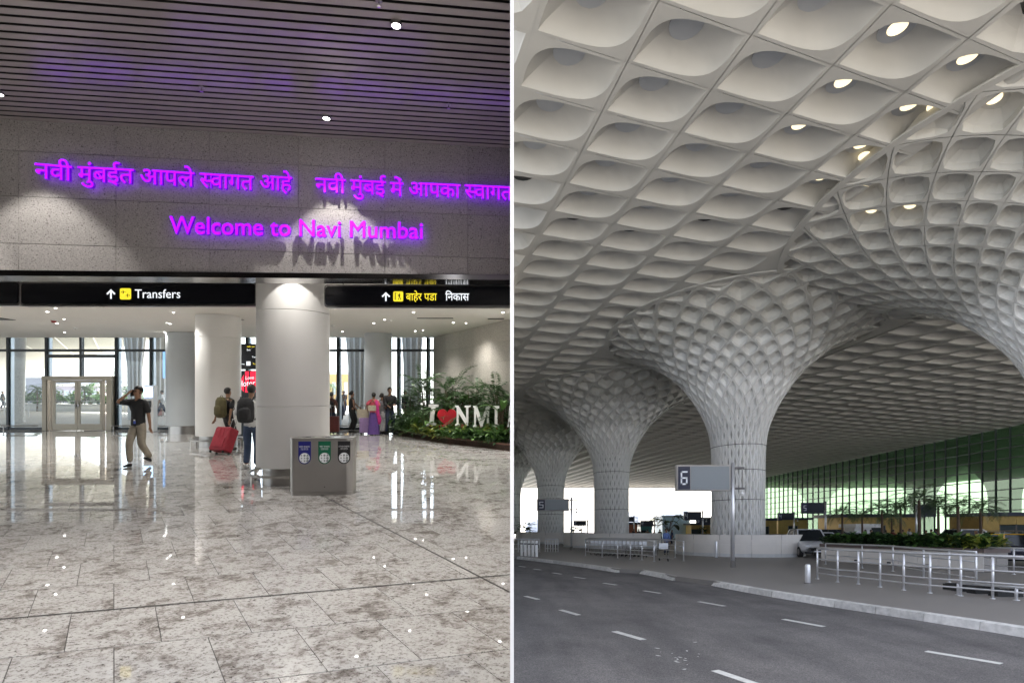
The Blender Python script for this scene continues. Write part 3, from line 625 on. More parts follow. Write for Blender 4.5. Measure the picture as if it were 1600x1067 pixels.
# --- hanging direction signs
def board(label, px0, px1, py0, py1, Y, yaw=0):
    x0, _, z1 = pl(px0, Y, py0); x1, _, z0 = pl(px1, Y, py1); t = thing('hanging_sign', label, 'sign', (x0, Y, 0)); w = x1-x0
    r = .05; pts = []
    for cx, cz, a in ((w-r, z1-r, 0), (r, z1-r, 90), (r, z0+r, 180), (w-r, z0+r, 270)):
        for j in range(5): pts.append((cx + r*math.cos(R(a+j*22.5)), cz + r*math.sin(R(a+j*22.5))))
    m = MB(); m.plate(pts, (0, 0, 0), (1, 0, 0), (0, 0, 1), (0, .14, 0)); m.build('panel', M_signb, t)
    cz = (z0+z1)/2; cx = w/2; pts2 = [(cx + (a-cx)*(1+.035/w*1.2), cz + (b-cz)*(1+.035/(z1-z0)*2)) for a, b in pts]
    m = MB(); m.plate(pts2, (0, .015, 0), (1, 0, 0), (0, 0, 1), (0, .11, 0)); m.build('rim', M_steeld, t)
    for f in (.09, .91):
        m = MB(); m.tube([(w*f, .07, z1), (w*f, .07, IC)], .012, 8); m.build('hanger', M_steeld, t)
    def at(px, py): return ((px-800)/F*Y - x0, -.004, EL + (HL-py)/F*Y)
    return t, at
def arrow(t, at, px, py, h=16):
    s = at(px+1, py)[0] - at(px, py)[0]; o = at(px, py + h/2); q = h*s; b = .13*q
    poly = [(-b/1.6, 0), (b/1.6, 0), (b/1.6, q*.70), (q*.36, q*.42), (q*.47, q*.55), (0, q), (-q*.47, q*.55), (-q*.36, q*.42), (-b/1.6, q*.70)]
    m = MB(); m.plate(poly, (o[0], -.004, o[2]), (1, 0, 0), (0, 0, 1), (0, .003, 0)); m.build('arrow', M_signw, t)
def icon(t, at, px0, px1, py0, py1, kind):
    a = at(px0, py1); b = at(px1, py0); w, h = b[0]-a[0], b[2]-a[2]; r = w*.14; pts = []
    for cx, cz, an in ((w-r, h-r, 0), (r, h-r, 90), (r, r, 180), (w-r, r, 270)):
        for j in range(4): pts.append((cx + r*math.cos(R(an+j*30)), cz + r*math.sin(R(an+j*30))))
    m = MB(); m.plate(pts, (a[0], -.004, a[2]), (1, 0, 0), (0, 0, 1), (0, .003, 0)); ic = m.build('pictogram', M_signy, t)
    m = MB(); P = lambda poly: m.plate([(x*w, z*h) for x, z in poly], (a[0], -.0065, a[2]), (1, 0, 0), (0, 0, 1), (0, .002, 0))
    if kind == 'planes':
        for cx, cz, s in ((.34, .66, 1), (.66, .36, -1)):
            P([(cx-.2*s, cz-.02), (cx+.2*s, cz-.012), (cx+.2*s, cz+.012), (cx-.2*s, cz+.02)]); P([(cx+.05*s, cz), (cx-.05*s, cz+.16), (cx-.09*s, cz+.16), (cx-.03*s, cz)]); P([(cx+.05*s, cz), (cx-.05*s, cz-.16), (cx-.09*s, cz-.16), (cx-.03*s, cz)]); P([(cx-.17*s, cz), (cx-.21*s, cz+.07), (cx-.21*s, cz-.07)])
    else:
        P([(.16, .15), (.24, .15), (.24, .88), (.16, .88)]); P([(.24, .84), (.40, .84), (.40, .88), (.24, .88)])
        P([(.60, .75), (.68, .75), (.68, .84), (.60, .84)]); P([(.58, .45), (.70, .45), (.70, .72), (.58, .72)]); P([(.58, .46), (.64, .46), (.56, .16), (.50, .16)]); P([(.64, .46), (.70, .46), (.78, .16), (.72, .16)]); P([(.50, .70), (.58, .66), (.52, .5), (.46, .52)])
    m.build('symbol', M_signb, ic)
t, at = board('black hanging sign reading Transfers with arrow and aircraft symbol', 33, 398, 443, 475, 9.0)
arrow(t, at, 173.5, 459.5, 15); icon(t, at, 187.5, 205, 450.5, 468, 'planes')
a, b = at(211, 466), at(282, 466); flat_text('Transfers', t, a, (1, 0, 0), (0, 0, 1), .155, (M_signw,), .003, b[0]-a[0])
t, at = board('black hanging exit sign in yellow and white Devanagari right of the column', 508, 799, 447.5, 477, 8.9)
arrow(t, at, 603, 463.5, 14); icon(t, at, 614.5, 630, 455.5, 471, 'exit')
for parts, p0, p1, mm in (([('बाहेर पडा', 0, None)], 634.5, 682.5, M_signy), ([('ि', 0, None), ('नकास', BAR[1]*.98 if False else .26, None)], 696, 733, M_signw)):
    g = glyphs(parts); b = bbox(g); a_, b_ = at(p0, 469.5), at(p1, 469.5)
    solid_text('lettering', g, a_, (b_[0]-a_[0], 0, 0), (0, 0, .118), (0, -.003, 0), (mm,), t, (b[0], b[1], 0, SHY), grow=.01)
board('black hanging sign cut off at the left edge of the hall', -200, 28, 441, 474, 9.1)
# --- glass front with doors
FY = 21.4
def fz(py, Y=FY): return EL + (HL-py)/F*Y
gf = thing('glass_facade', 'tall glazed front with dark mullions at the back of the hall', 'glass wall', (0, FY, 0))
vx = [-120, -50, 13, 73, 127, 182, 236, 297, 350, 386, 440, 486, 528, 591, 622, 668, 679]
X = [pl(p, FY) for p in vx]
zt = fz(547.5)
for i, p in enumerate(vx):
    x = X[i]
    z0 = fz(588) if p == 127 else 0
    m = MB(); m.box(x-.045, x+.045, -.05, .10, z0, IC + .02); fr = m.build('mullion', M_frame, gf)
    if p != 127:
        m = MB(); m.box(x+.05, x+.10, .02, .16, 0, IC); m.build('fin', M_framel, fr)
for i in range(len(vx)-1):
    a, b = X[i] + .047, X[i+1] - .047
    m = MB(); m.box(a, b, -.04, .06, zt-.05, zt+.05); m.build('transom', M_frame, gf)
    dz = fz(588) + .02 if vx[i] in (73, 127) else .12
    m = MB(); m.box(a, b, .0, .012, zt+.052, IC-.002); m.build('pane', M_glass, gf)
    m = MB(); m.box(a, b, .0, .012, dz, zt-.052); m.build('pane', M_glass, gf)
    if vx[i] not in (73, 127):
        m = MB(); m.box(a, b, -.03, .05, 0, .118); m.build('sill', M_frame, gf)
        m = MB(); m.tube([(a, -.35, .20), (b, -.35, .20)], .022, 8); m.tube([(a+.1, -.35, .20), (a+.1, -.35, 0)], .018, 6); m.build('kick_rail', M_steel, gf)
m = MB(); m.box(pl(73, FY)+.047, pl(182, FY)-.047, -.08, -.042, fz(559), fz(554)); m.build('door_track', M_frame, gf)
dr = thing('sliding_door', 'bronze framed double glass doors beneath the cream ceiling, left of the walking man', 'door', (pl(74, FY), FY-.45, 0))
w = pl(181, FY) - pl(74, FY); ht = fz(588)
for a, b, nm in ((0, .17, 'jamb'), (w-.17, w, 'jamb')):
    m = MB(); m.box(a, b, .2, .40, 0, ht-.16); m.build(nm, M_bronze, dr)
m = MB(); m.box(0, w, .18, .40, ht-.157, ht); m.build('header', M_bronze, dr)
for a, b in ((.19, .36), (w-.36, w-.19)):
    m = MB(); m.box(a, a+.03, .22, .3, 0, ht-.16); m.box(b-.03, b, .22, .3, 0, ht-.16); m.build('side_frame', M_bronze, dr)
for a, b, hs_ in ((.40, w/2-.01, 1), (w/2+.01, w-.40, 0)):
    lf = link('door_leaf', None, dr, (0, 0, 0)); 
    m = MB(); m.box(a, a+.10, .24, .29, .02, ht-.17); m.box(b-.10, b, .24, .29, .02, ht-.17); m.box(a+.10, b-.10, .24, .29, .02, .27); m.box(a+.10, b-.10, .24, .29, ht-.26, ht-.17)
    bpy.data.objects.remove(lf); lf = m.build('door_leaf', M_bronze, dr)
    m = MB(); m.box(a+.10, b-.10, .26, .27, .27, ht-.26); m.build('pane', M_glass, lf)
    hx = b-.05 if hs_ else a+.05; m = MB(); m.tube([(hx, .20, .9), (hx, .20, 1.25)], .014, 8); m.box(hx-.03, hx+.03, .19, .24, 1.0, 1.08); m.build('handle', M_steeld, lf)
# back return wall of pale stone, running towards the camera on the right
P0, P1 = Vector((pl(678, FY), FY)), Vector((-.0135, 15.9)); d = (P1-P0); L = d.length; d = d.normalized(); nn = Vector((d.y, -d.x))
t = thing('stone_wall', 'pale stone panel wall rising behind the planted bed', 'wall', (P0.x, P0.y, 0))
m = MB(); m.prism([(0, 0), (d.x*L, d.y*L), (d.x*L-nn.x*.3*-1 if False else d.x*L, d.y*L+.3), (0, .3)], 0, IC); m.build('core', M_joint, t)
cols = 5; rows_ = [0, .62, 1.27, 1.92, 2.57, 3.22, IC]
for i in range(cols):
    for j in range(6):
        a, b = L*i/cols + .004, L*(i+1)/cols - .004; m = MB(); s_ = -1 if nn.y > 0 else 1
        q = [(d.x*a, d.y*a), (d.x*b, d.y*b)]; o = (-.03*s_*-nn.x*-1, 0)
        n2 = Vector((d.y, -d.x)); n2 = n2 if n2.y < 0 else -n2
        m.prism([q[0], q[1], (q[1][0]+n2.x*.03, q[1][1]+n2.y*.03), (q[0][0]+n2.x*.03, q[0][1]+n2.y*.03)], rows_[j]+.003, rows_[j+1]-.003); m.build('stone_panel', M_wallst, t)
# --- boards seen between the two columns
def freeboard(label, px0, px1, py0, py1, Y, mm, name='display_board'):
    x0, _, z1 = pl(px0, Y, py0); x1, _, z0 = pl(px1, Y, py1); t = thing(name, label, 'display', (x0, Y, 0))
    m = MB(); m.box(0, x1-x0, 0, .12, z0, z1); m.build('panel', mm, t); return t, (lambda px, py: ((px-800)/F*Y - x0, -.004, EL + (HL-py)/F*Y)), x1-x0, z0, z1
t, at, ww, z0, z1 = freeboard('black direction board with small yellow and white lines between the columns', 340, 404, 537, 577, 17.6, M_signb)
for f in (.05, .95):
    m = MB(); m.tube([(ww*f, .06, z1), (ww*f, .06, IC)], .02, 8); m.build('hanger', M_steeld, t)
for body, px, py, hh, mm, wdt in (('Exit', 386, 548, .06, M_signw, 5.5), ('बाहेर पडा', 386, 543, .06, M_signy, 12), ('Transfers', 394, 559, .06, M_signw, 12), ('Parking', 374, 570, .05, M_signw, 8), ('Taxi', 395, 569.5, .05, M_signy, 7)):
    flat_text(body, t, at(px, py), (1, 0, 0), (0, 0, 1), hh, (mm,), .003, wdt/F*17.6)
m = MB(); a = at(385, 571); m.plate([(0, 0), (.14, 0), (.14, .14), (0, .14)], a, (1, 0, 0), (0, 0, 1), (0, .003, 0)); m.build('pictogram', M_signw, t)
M_ared = mat('advert_red', (.75, .015, .05), .4, emit=.22)
t, at, ww, z0, z1 = freeboard('red and black advertising screen with white script between the columns', 352, 402, 579, 625, 17.7, M_signb, 'advertising_screen')
for poly in ([(375, 596), (381, 585), (381, 612), (375, 606)], [(383, 580), (389, 580), (389, 613), (383, 613)], [(391, 580), (400, 580), (401, 612), (391, 612)]):
    m = MB(); pts = [at(px, py) for px, py in poly][::-1]; m.plate([(p[0], p[2]) for p in pts], (0, -.004, 0), (1, 0, 0), (0, 0, 1), (0, .003, 0)); m.build('red_flag', M_ared, t)
flat_text('Hotor', t, at(373, 604) and (at(373, 604)[0], -.008, at(373, 604)[2]), (1, 0, .06), (0, 0, 1), .20, (M_signw,), .003, 26/F*17.7)
flat_text('Love', t, (at(384, 593)[0], -.008, at(384, 593)[2]), (1, 0, .06), (0, 0, 1), .12, (M_signw,), .003, 13/F*17.7)
m = MB(); m.box(.3, ww-.3, .03, .09, 0, z0); m.build('foot', M_frame, t)
# --- information kiosk at the glass
Y = 20.6; x = pl(235, Y); t = thing('information_kiosk', 'slim white kiosk with a lit blue screen right behind the walking man', 'kiosk', (x, Y, 0))
m = MB(); m.box(-.2, .2, -.12, .12, 0, 1.85); m.build('body', M_white, t)
m = MB(); m.box(-.17, .17, -.135, -.122, 1.38, 1.80); m.build('screen', mat('screen_blue', (.35, .6, 1), .3, emit=.8), t)
m = MB(); m.box(-.12, .12, -.16, -.122, .98, 1.24); m.build('card_reader', M_signb, t)
m = MB(); m.box(-.05, .05, -.17, -.161, 1.02, 1.10); m.build('button', M_lite, t)
m = MB(); m.box(-.26, .26, -.2, .2, 0, .03); m.build('base_plate', M_steel, t)
# --- waste bins
bx, by = gl(451, 774.5); t = thing('waste_bin', 'brushed steel three-slot recycling bin in front of the near column', 'bin', (bx, by, 0)); yw = .075
co, si = math.cos(yw), math.sin(yw); BW, BD, BH = .955, .36, .885
def Tb(p): return (p[0]*co - p[1]*si, p[0]*si + p[1]*co, p[2])
def putb(m, nm, mm, par=None, sm=False): m.v = [Tb(v) for v in m.v]; return m.build(nm, mm, par or t, smooth=sm)
def rrect(w, d, r, n=6, ins=0):
    pts = []
    for cx, cy, an in ((w-r, d-r, 0), (r, d-r, 90), (r, r, 180), (w-r, r, 270)):
        for j in range(n+1): pts.append((cx + (r-ins)*math.cos(R(an+j*90/n)), cy + (r-ins)*math.sin(R(an+j*90/n))))
    return pts
m = MB(); m.prism(rrect(BW, BD, .09), .055, BH-.012); putb(m, 'body', M_steel)
m = MB(); m.prism(rrect(BW, BD, .09, ins=.008), 0, .05); putb(m, 'plinth', M_steel)
m = MB(); m.prism(rrect(BW, BD, .09, ins=-.006), BH-.011, BH); tp = putb(m, 'top', M_steel)
for k, (cx, colr, tx, sub) in enumerate(((.24, (.01, .012, .17), 'DRY WASTE', 'PAPER, CARDBOARD\nCAN, BOTTLES'), (.54, (.005, .12, .06), 'WET WASTE', 'FOOD WASTE\nORGANIC WASTE'), (.835, (.012, .012, .015), 'OTHER WASTE', 'TISSUES, WRAPPERS\nFOAM, USED CUPS'))):
    m = MB(); m.lathe([(.02, BH+.0005), (.085, BH+.0015), (.095, BH+.006), (.10, BH+.001)], 24, (cx, BD/2, 0)); putb(m, 'opening', M_steeld, tp, True)
    m = MB(); m.lathe([(.0005, BH+.001), (.08, BH+.0008)], 24, (cx, BD/2, 0)); putb(m, 'hole', M_black, tp)
    mm = mat('label_%d' % k, colr, .35); lb_w = .095; zc = .60; n = 18
    pts = [(lb_w, BH-.05), (-lb_w, BH-.05)] + [(lb_w*math.cos(PI + PI*j/n), zc-.02 + lb_w*math.sin(PI + PI*j/n)) for j in range(n+1)]
    m = MB(); m.plate(pts, (cx, -.0035, 0), (1, 0, 0), (0, 0, 1), (0, .003, 0)); lab = putb(m, 'label', mm)
    m = MB(); m.plate([(.078*math.cos(2*PI*j/24), zc-.02+.078*math.sin(2*PI*j/24)) for j in range(24)], (cx, -.0055, 0), (1, 0, 0), (0, 0, 1), (0, .002, 0)); putb(m, 'white_disc', M_lite, lab)
    m = MB()
    for q in range(9):
        px_, pz_ = cx - .045 + .045*(q % 3), zc - .065 + .042*(q//3)
        rr = .010 + .005*((q*7) % 3); sh = [(rr*math.cos(2*PI*j/6 + q), rr*math.sin(2*PI*j/6 + q)) for j in range(3 + (q*5) % 4)]
        sh = [(rr*1.2*math.cos(2*PI*j/len(sh) + q), rr*1.2*math.sin(2*PI*j/len(sh) + q)) for j in range(len(sh))]
        m.plate(sh, (px_, -.0072, pz_), (1, 0, 0), (0, 0, 1), (0, .0015, 0))
    putb(m, 'waste_symbols', M_sgrey, lab)
    r_ = Vector(Tb((1, 0, 0))); 
    w_ = .15 if k < 2 else .165
    flat_text(tx, lab, Tb((cx - w_/2, -.0055, .745)), r_, (0, 0, 1), .022, (M_lite,), .002, w_)
    for li, s_ in enumerate(sub.split('\n')): flat_text(s_, lab, Tb((cx - .055, -.0055, .722 - li*.017)), r_, (0, 0, 1), .010, (M_lite,), .002, .11)
m = MB(); m.plate([(.008*math.cos(2*PI*j/10), .008*math.sin(2*PI*j/10)) for j in range(10)], (.54, -.003, .13), (1, 0, 0), (0, 0, 1), (0, .002, 0)); putb(m, 'lock', M_black)

# --- plants
def frond(m, base, az, L, lift, w=.16, n=11, curl=1.0, mi=0):
    d = Vector((math.cos(az), math.sin(az), 0)); sd_ = Vector((-d.y, d.x, 0)); p = Vector(base); e = lift; st = L/n; prev = p
    for i in range(n):
        q = p + (d*math.cos(e) + Vector((0, 0, 1))*math.sin(e))*st; e -= curl*.16
        f = (i+.5)/n; lw = w*math.sin(PI*min(1, f*.92+.08))**.7
        m.add([p + sd_*.004, p - sd_*.004, q - sd_*.003, q + sd_*.003], [(0, 1, 2, 3)], mi)
        if f > .12:
            for s in (-1, 1):
                for h_ in (0, .5):
                    b = p + (q-p)*h_; t_ = b + sd_*s*lw + (q-p)*.9 + Vector((0, 0, -.18*lw + random.uniform(-.02, .02)))
                    c = (b+t_)/2 + Vector((0, 0, .01)); wv = (q-p).normalized()*(.012 + .02*lw*2)
                    m.add([b, c + wv, t_, c - wv], [(0, 1, 2, 3)], mi)
        p = q
def blade(m, base, az, L, lift, w=.03, n=5, curl=.2, mi=0):
    d = Vector((math.cos(az), math.sin(az), 0)); sd_ = Vector((-d.y, d.x, 0)); p = Vector(base); e = lift; pts = []
    for i in range(n+1):
        f = i/n; ww_ = w*math.sin(PI*(.12 + .85*f))**.8 if i < n else .002
        pts += [p + sd_*ww_ + Vector((0, 0, ww_*.3)), p, p - sd_*ww_ + Vector((0, 0, ww_*.3))]; p = p + (d*math.cos(e) + Vector((0, 0, 1))*math.sin(e))*(L/n); e -= curl
    m.add(pts, [(i*3, i*3+1, i*3+4, i*3+3) for i in range(n)] + [(i*3+1, i*3+2, i*3+5, i*3+4) for i in range(n)], mi)
def plant_mesh(kind, sd_=0, s=1.0):
    random.seed(sd_); m = MB()
    if kind == 'fern':
        for k in range(26): frond(m, (0, 0, .1), k*2.4 + random.uniform(-.3, .3), random.uniform(.7, 1.25), random.uniform(.5, 1.45), w=random.uniform(.12, .2))
    if kind == 'bushfern':
        for k in range(34): 
            a = random.uniform(0, 6.28); b = (random.uniform(-.18, .18), random.uniform(-.18, .18), random.uniform(.1, 1.0)); m.tube([(b[0]*.3, b[1]*.3, 0), b], .008, 5, 1, False)
            frond(m, b, a, random.uniform(.45, .85), random.uniform(.5, 1.4), w=.12, n=9)
    if kind == 'strap':
        for k in range(60): blade(m, (random.uniform(-.05, .05), random.uniform(-.05, .05), 0), random.uniform(0, 6.28), random.uniform(.6, 1.05), random.uniform(.35, 1.5), w=random.uniform(.018, .03), curl=random.uniform(.05, .3))
    if kind == 'broad':
        for k in range(16):
            a = random.uniform(0, 6.28); L = random.uniform(.4, .95); e = random.uniform(.8, 1.4); tip = Vector((math.cos(a)*math.cos(e)*L, math.sin(a)*math.cos(e)*L, math.sin(e)*L)); m.tube([(0, 0, 0), tip*.5 + Vector((0, 0, .03)), tip], .009, 5, 1, False); blade(m, tip, a + random.uniform(-.4, .4), random.uniform(.35, .6), random.uniform(-.2, .5), w=random.uniform(.09, .15), curl=.16, n=6)
    if kind == 'banana':
        for k in range(7):
            a = k*2.4; L = random.uniform(.9, 1.3); e = random.uniform(1.15, 1.45); tip = Vector((math.cos(a)*math.cos(e)*L, math.sin(a)*math.cos(e)*L, math.sin(e)*L)); m.tube([(0, 0, 0), tip], .016, 6, 1, False); blade(m, tip, a, random.uniform(.7, 1.0), random.uniform(.6, 1.1), w=.15, curl=.22, n=8)
    if kind == 'leafy':
        for k in range(40):
            a = random.uniform(0, 6.28); rr = random.uniform(0, .22); b = (rr*math.cos(a), rr*math.sin(a), random.uniform(.02, .28)); blade(m, b, a + random.uniform(-.6, .6), random.uniform(.14, .28), random.uniform(-.2, 1.0), w=random.uniform(.035, .06), curl=.18, n=4)
    if kind == 'palm':
        H = 2.2; m.tube([(0, 0, 0), (.03, .02, H*.5), (.0, 0, H)], [.085, .06, .05], 9, 1)
        for k in range(16): frond(m, (0, 0, H), k*2.4 + random.uniform(-.2, .2), random.uniform(1.2, 1.6), random.uniform(.1, 1.35), w=.26, n=11, curl=1.15)
    if s != 1: m.v = [(x*s, y*s, z*s) for x, y, z in m.v]
    return m
PM = {}; EDGE_R = .0125
def plant(kind, label, loc, mats, s=1.0, variant=0, name=None, group=None, cat='plant', split=None):
    """a plant = its leaves and its stems, two parts"""
    key = (kind, variant, mats[0].name, round(s, 2), SH, split)
    if key not in PM:
        m = plant_mesh(kind, 11 + variant*13 + len(kind), s); out = []
        for mi in (0, 1):
            idx = [i for i, q in enumerate(m.m) if q == mi]
            if not idx: out.append(None); continue
            mp = {}; q = MB()
            for i in idx:
                for v in m.f[i]:
                    if v not in mp: mp[v] = len(q.v); q.v.append(m.v[v])
                q.f.append(tuple(mp[v] for v in m.f[i])); q.m.append(0)
            out.append(q.mesh('leaves' if mi == 0 else 'stem', mats[mi] if mi < len(mats) else M_bark))
        PM[key] = out
    t = thing(name or 'potted_plant', label, cat, loc, group)
    for nm, me in zip(('crown' if kind == 'palm' else 'leaves', 'trunk' if kind == 'palm' else 'stems'), PM[key]):
        if me:
            near_ = abs(loc[0]) < 2.6; o = link(nm, me.copy() if near_ else me, t)
            if near_: clip_x(o, EDGE_R if SH else -.0095, 1 if SH else -1)
    return t
# planted bed: rusty steel edging, soil
edge = [gl(614, 672.5), gl(628, 681), gl(650, 685), (pl(700, 15.75), 15.75), (pl(750, 14.75), 14.75), (-.02, 13.7)]
bed = thing('planting_bed', 'raised bed with rusty steel edging below the white letters', 'planter', (0, 0, 0))
back = [(-.02, 15.6), (pl(690, 20.6), 20.6), (pl(640, 20.9), 20.9)]
for i in range(len(edge)-1):
    a, b = Vector(edge[i]), Vector(edge[i+1]); dd = (b-a).normalized(); n2 = Vector((-dd.y, dd.x))*.012
    m = MB(); m.prism([tuple(a + dd*.003), tuple(b - dd*.003), tuple(b - dd*.003 + n2), tuple(a + dd*.003 + n2)], 0, .20); m.build('edging_panel', M_rust, bed)
m = MB(); m.prism(edge + back, .01, .15); m.build('soil', M_soil, bed)
def onbed(px, Y): return (min(-.25, pl(px, Y)), Y, .14)
pls = [('bushfern', 640, 19.6, .95, 0, 'feathery pale fern bush at the left end of the bed'), ('bushfern', 668, 19.2, 1.3, 1, 'tall light feathery fern above the white letter I'), ('fern', 690, 18.7, 1.3, 0, 'arching fern behind the red heart, tallest fronds to the left'),
       ('bushfern', 706, 18.3, 1.2, 2, 'feathery fern bush in the middle of the bed against the stone wall'), ('fern', 724, 17.6, 1.3, 1, 'wide arching fern right of the middle of the bed'), ('bushfern', 742, 17.3, 1.15, 0, 'dark feathery fern near the wall over the letter M'),
       ('fern', 762, 16.8, 1.15, 2, 'arching fern over the last white letters'), ('bushfern', 782, 16.1, 1.1, 1, 'feathery fern bush at the right edge of the bed'), ('bushfern', 795, 15.6, 1.0, 3, 'fern bush cut off by the right edge of the hall'), ('fern', 655, 18.6, .95, 3, 'low arching fern by the man in black at the left of the bed')]
for kd, px, Y, s, v, lb in pls: plant(kd, lb, onbed(px, Y), (M_fern, M_bark), s*1.38, v, 'fern_plant', 'ferns in the planted bed')
for kd, px, Y, s, v, lb, mm in (('strap', 640, 18.3, 1.0, 0, 'spiky plant with long strap leaves at the left tip of the bed', M_fern), ('strap', 655, 17.6, .95, 1, 'spiky strap leaved plant left of the letter I', M_leafg), ('strap', 715, 16.8, .9, 2, 'strap leaved plant behind the letter N', M_fern), ('strap', 775, 15.8, .95, 3, 'strap leaved plant behind the letter I at the right', M_fern),
                                ('broad', 680, 17.3, .9, 0, 'broad leaved plant behind the heart', M_leafg), ('banana', 708, 18.0, .95, 0, 'banana like plant with large paddle leaves over the heart', M_leafg), ('broad', 740, 16.6, .9, 1, 'broad leaved plant behind the letter M', M_leafd), ('banana', 785, 15.3, .75, 1, 'large paddle leaves at the right end of the bed', M_leafg), ('broad', 628, 19.6, .8, 2, 'broad pale leaf plant leaning out beside the man in black', M_leafg), ('broad', 765, 16.3, 1.15, 3, 'dark glossy bush towards the right of the bed', M_leafd)):
    plant(kd, lb, onbed(px, Y), (mm, M_bark), s, v, 'leafy_plant', 'larger leafy plants in the planted bed')
def cover(name, label, pts, mats_, s=1.0, var=(0, 1, 2)):
    m = MB(); protos = [plant_mesh('leafy', 40+v, s) for v in var]
    for i, (x, y, z) in enumerate(pts):
        pr_ = protos[i % len(protos)]; a = random.uniform(0, 6.28); c, s2 = math.cos(a), math.sin(a); sc = random.uniform(.7, 1.25); mi = random.choices(range(len(mats_)), [5, 3, 1.5][:len(mats_)])[0]
        m.add([(x + (p[0]*c - p[1]*s2)*sc, y + (p[0]*s2 + p[1]*c)*sc, z + p[2]*sc) for p in pr_.v], pr_.f, mi)
    return m
random.seed(5); pts = []
for i in range(len(edge)-1):
    a, b = Vector(edge[i]), Vector(edge[i+1]); n = int((b-a).length/.17) + 1; dd = (b-a).normalized(); n2 = Vector((-dd.y, dd.x))
    for k in range(n):
        for r_ in range(5):
            p = a + (b-a)*((k+random.random())/n) + n2*(.10 + r_*.24 + random.uniform(-.05, .05))
            if p.x < -.3: pts.append((p.x, p.y, .13 + .02*r_))
m = cover('c', '', pts, (M_leafg, M_leafd, M_leafy), .95)
stuff(tag((lambda o_: (clip_x(o_, -.0095, -1), o_)[1])(m.build('ground_cover', [M_leafg, M_leafd, M_leafy])), 'low mixed leafy ground cover along the front of the planted bed', 'ground cover'))
# white letters and heart
t = thing('sign_letters', 'white slab letters I, red heart, N M I A standing in the planted bed', 'sign', (0, 0, 0))
def slab(kind, px0, px1, py0, py1, Y, mm, nm='letter', lean=0, dep=.10):
    x0, _, z1 = pl(px0, Y, py0); x1, _, z0 = pl(px1, Y, py1); w, h = x1-x0, z1-z0; s = .14; polys = []
    if kind == 'I': polys = [[(.0, 0), (1, 0), (1, s*.8), (.72, s), (.72, 1-s), (1, 1-s*.8), (1, 1), (0, 1), (0, 1-s*.8), (.28, 1-s), (.28, s), (0, s*.8)]]
    if kind == 'N': polys = [[(0, 0), (.30, 0), (.30, .07), (.22, .10), (.22, .62), (.74, 0), (.86, 0), (.86, .9), (1, .93), (1, 1), (.62, 1), (.62, .93), (.72, .9), (.72, .34), (.2, 1), (0, 1), (0, .93), (.10, .88), (.10, .1), (0, .07)]]
    if kind == 'M': polys = [[(0, 0), (.22, 0), (.22, .07), (.16, .1), (.17, .66), (.44, 0), (.54, 0), (.80, .66), (.80, .1), (.74, .07), (.74, 0), (1, 0), (1, .07), (.94, .1), (.94, .9), (1, .93), (1, 1), (.78, 1), (.5, .34), (.22, 1), (0, 1), (0, .93), (.07, .9), (.07, .1), (0, .07)]]
    if kind == 'A': polys = [[(0, 0), (.3, 0), (.3, .07), (.22, .09), (.28, .25), (.64, .25), (.70, .09), (.6, .07), (.6, 0), (1, 0), (1, .07), (.92, .1), (.6, 1), (.42, 1), (.1, .1), (0, .07)]]
    if kind == 'H': polys = [[(.5 + .5*(16*math.sin(a)**3)/16, .53 + .5*(13*math.cos(a)-5*math.cos(2*a)-2*math.cos(3*a)-math.cos(4*a))/15) for a in [2*PI*i/40 for i in range(40)]]]
    m = MB()
    for q in polys: m.plate([(a*w + lean*b*h, b*h) for a, b in (q if kind == 'H' else q[::1])], (x0, Y, z0), (1, 0, 0), (0, 0, 1), (0, dep, 0))
    m.build(nm, mm, t)
slab('I', 666, 681, 632, 665, 16.9, M_edge, lean=.12); slab('H', 683, 713, 637, 668, 16.4, M_red, 'heart', dep=.16); slab('N', 711, 735, 633.5, 665, 15.9, M_edge); slab('M', 739, 766, 634, 667, 15.6, M_edge); slab('I', 770, 780, 634, 667, 15.3, M_edge)
slab('A', 793, 799.2, 634, 667, 15.0, M_edge)
m = MB(); 
for px, Y in ((673, 16.9), (723, 15.95), (752, 15.65), (775, 15.35)): m.box(pl(px, Y)-.05, pl(px, Y)+.05, Y, Y+.06, .1, pl(px, Y, 664)[2]+.02)
m.box(pl(698, 16.4)-.25, pl(698, 16.4)+.25, 16.38, 16.6, .1, pl(698, 16.4, 664)[2]); m.build('stand', M_red, t)

# --- outside the doors
m = MB(); m.box(-75, -.012, 21.5, 95, -.2, -.03); struct(m.build('plaza', mat('plaza_stone', (.33, .30, .26), .7, var=.1, scale=1)))
m = MB(); q = [(pl(-60, 62), 62, 3.6), (pl(70, 56), 56, 4.1), (pl(250, 40), 40, 5.9), (pl(300, 24), 24, 7.6), (-32, 24, 7.6), (-62, 50, 4.0)]
m.add(q + [(x, y, z+.5) for x, y, z in q], [(0, 1, 2, 3, 4, 5), (11, 10, 9, 8, 7, 6)] + [(i, i+6, (i+1) % 6+6, (i+1) % 6) for i in range(6)])
t = thing('plaza_shade_slab', 'unseen slab added high up to shade the plaza outside the hall', 'roof', (0, 0, 0)); mm_ = MB(); mm_.box(-90, -.013, 21.8, 44, 9.2, 9.6); mm_.build('soffit', M_gfrc, t)  # hidden slab, added only to keep the sun off the plaza
t = thing('plaza_canopy', 'pale sweeping roof over the plaza beyond the glass doors', 'canopy', (0, 0, 0)); m.build('roof', M_gfrc, t)
for k in range(9):
    f = k/9; m = MB(); a = Vector(q[0]).lerp(Vector(q[2]), f); b = Vector(q[5]).lerp(Vector(q[3]), f); m.tube([a - Vector((0, 0, .05)), b - Vector((0, 0, .05))], .05, 5); m.build('rib', M_white, t)
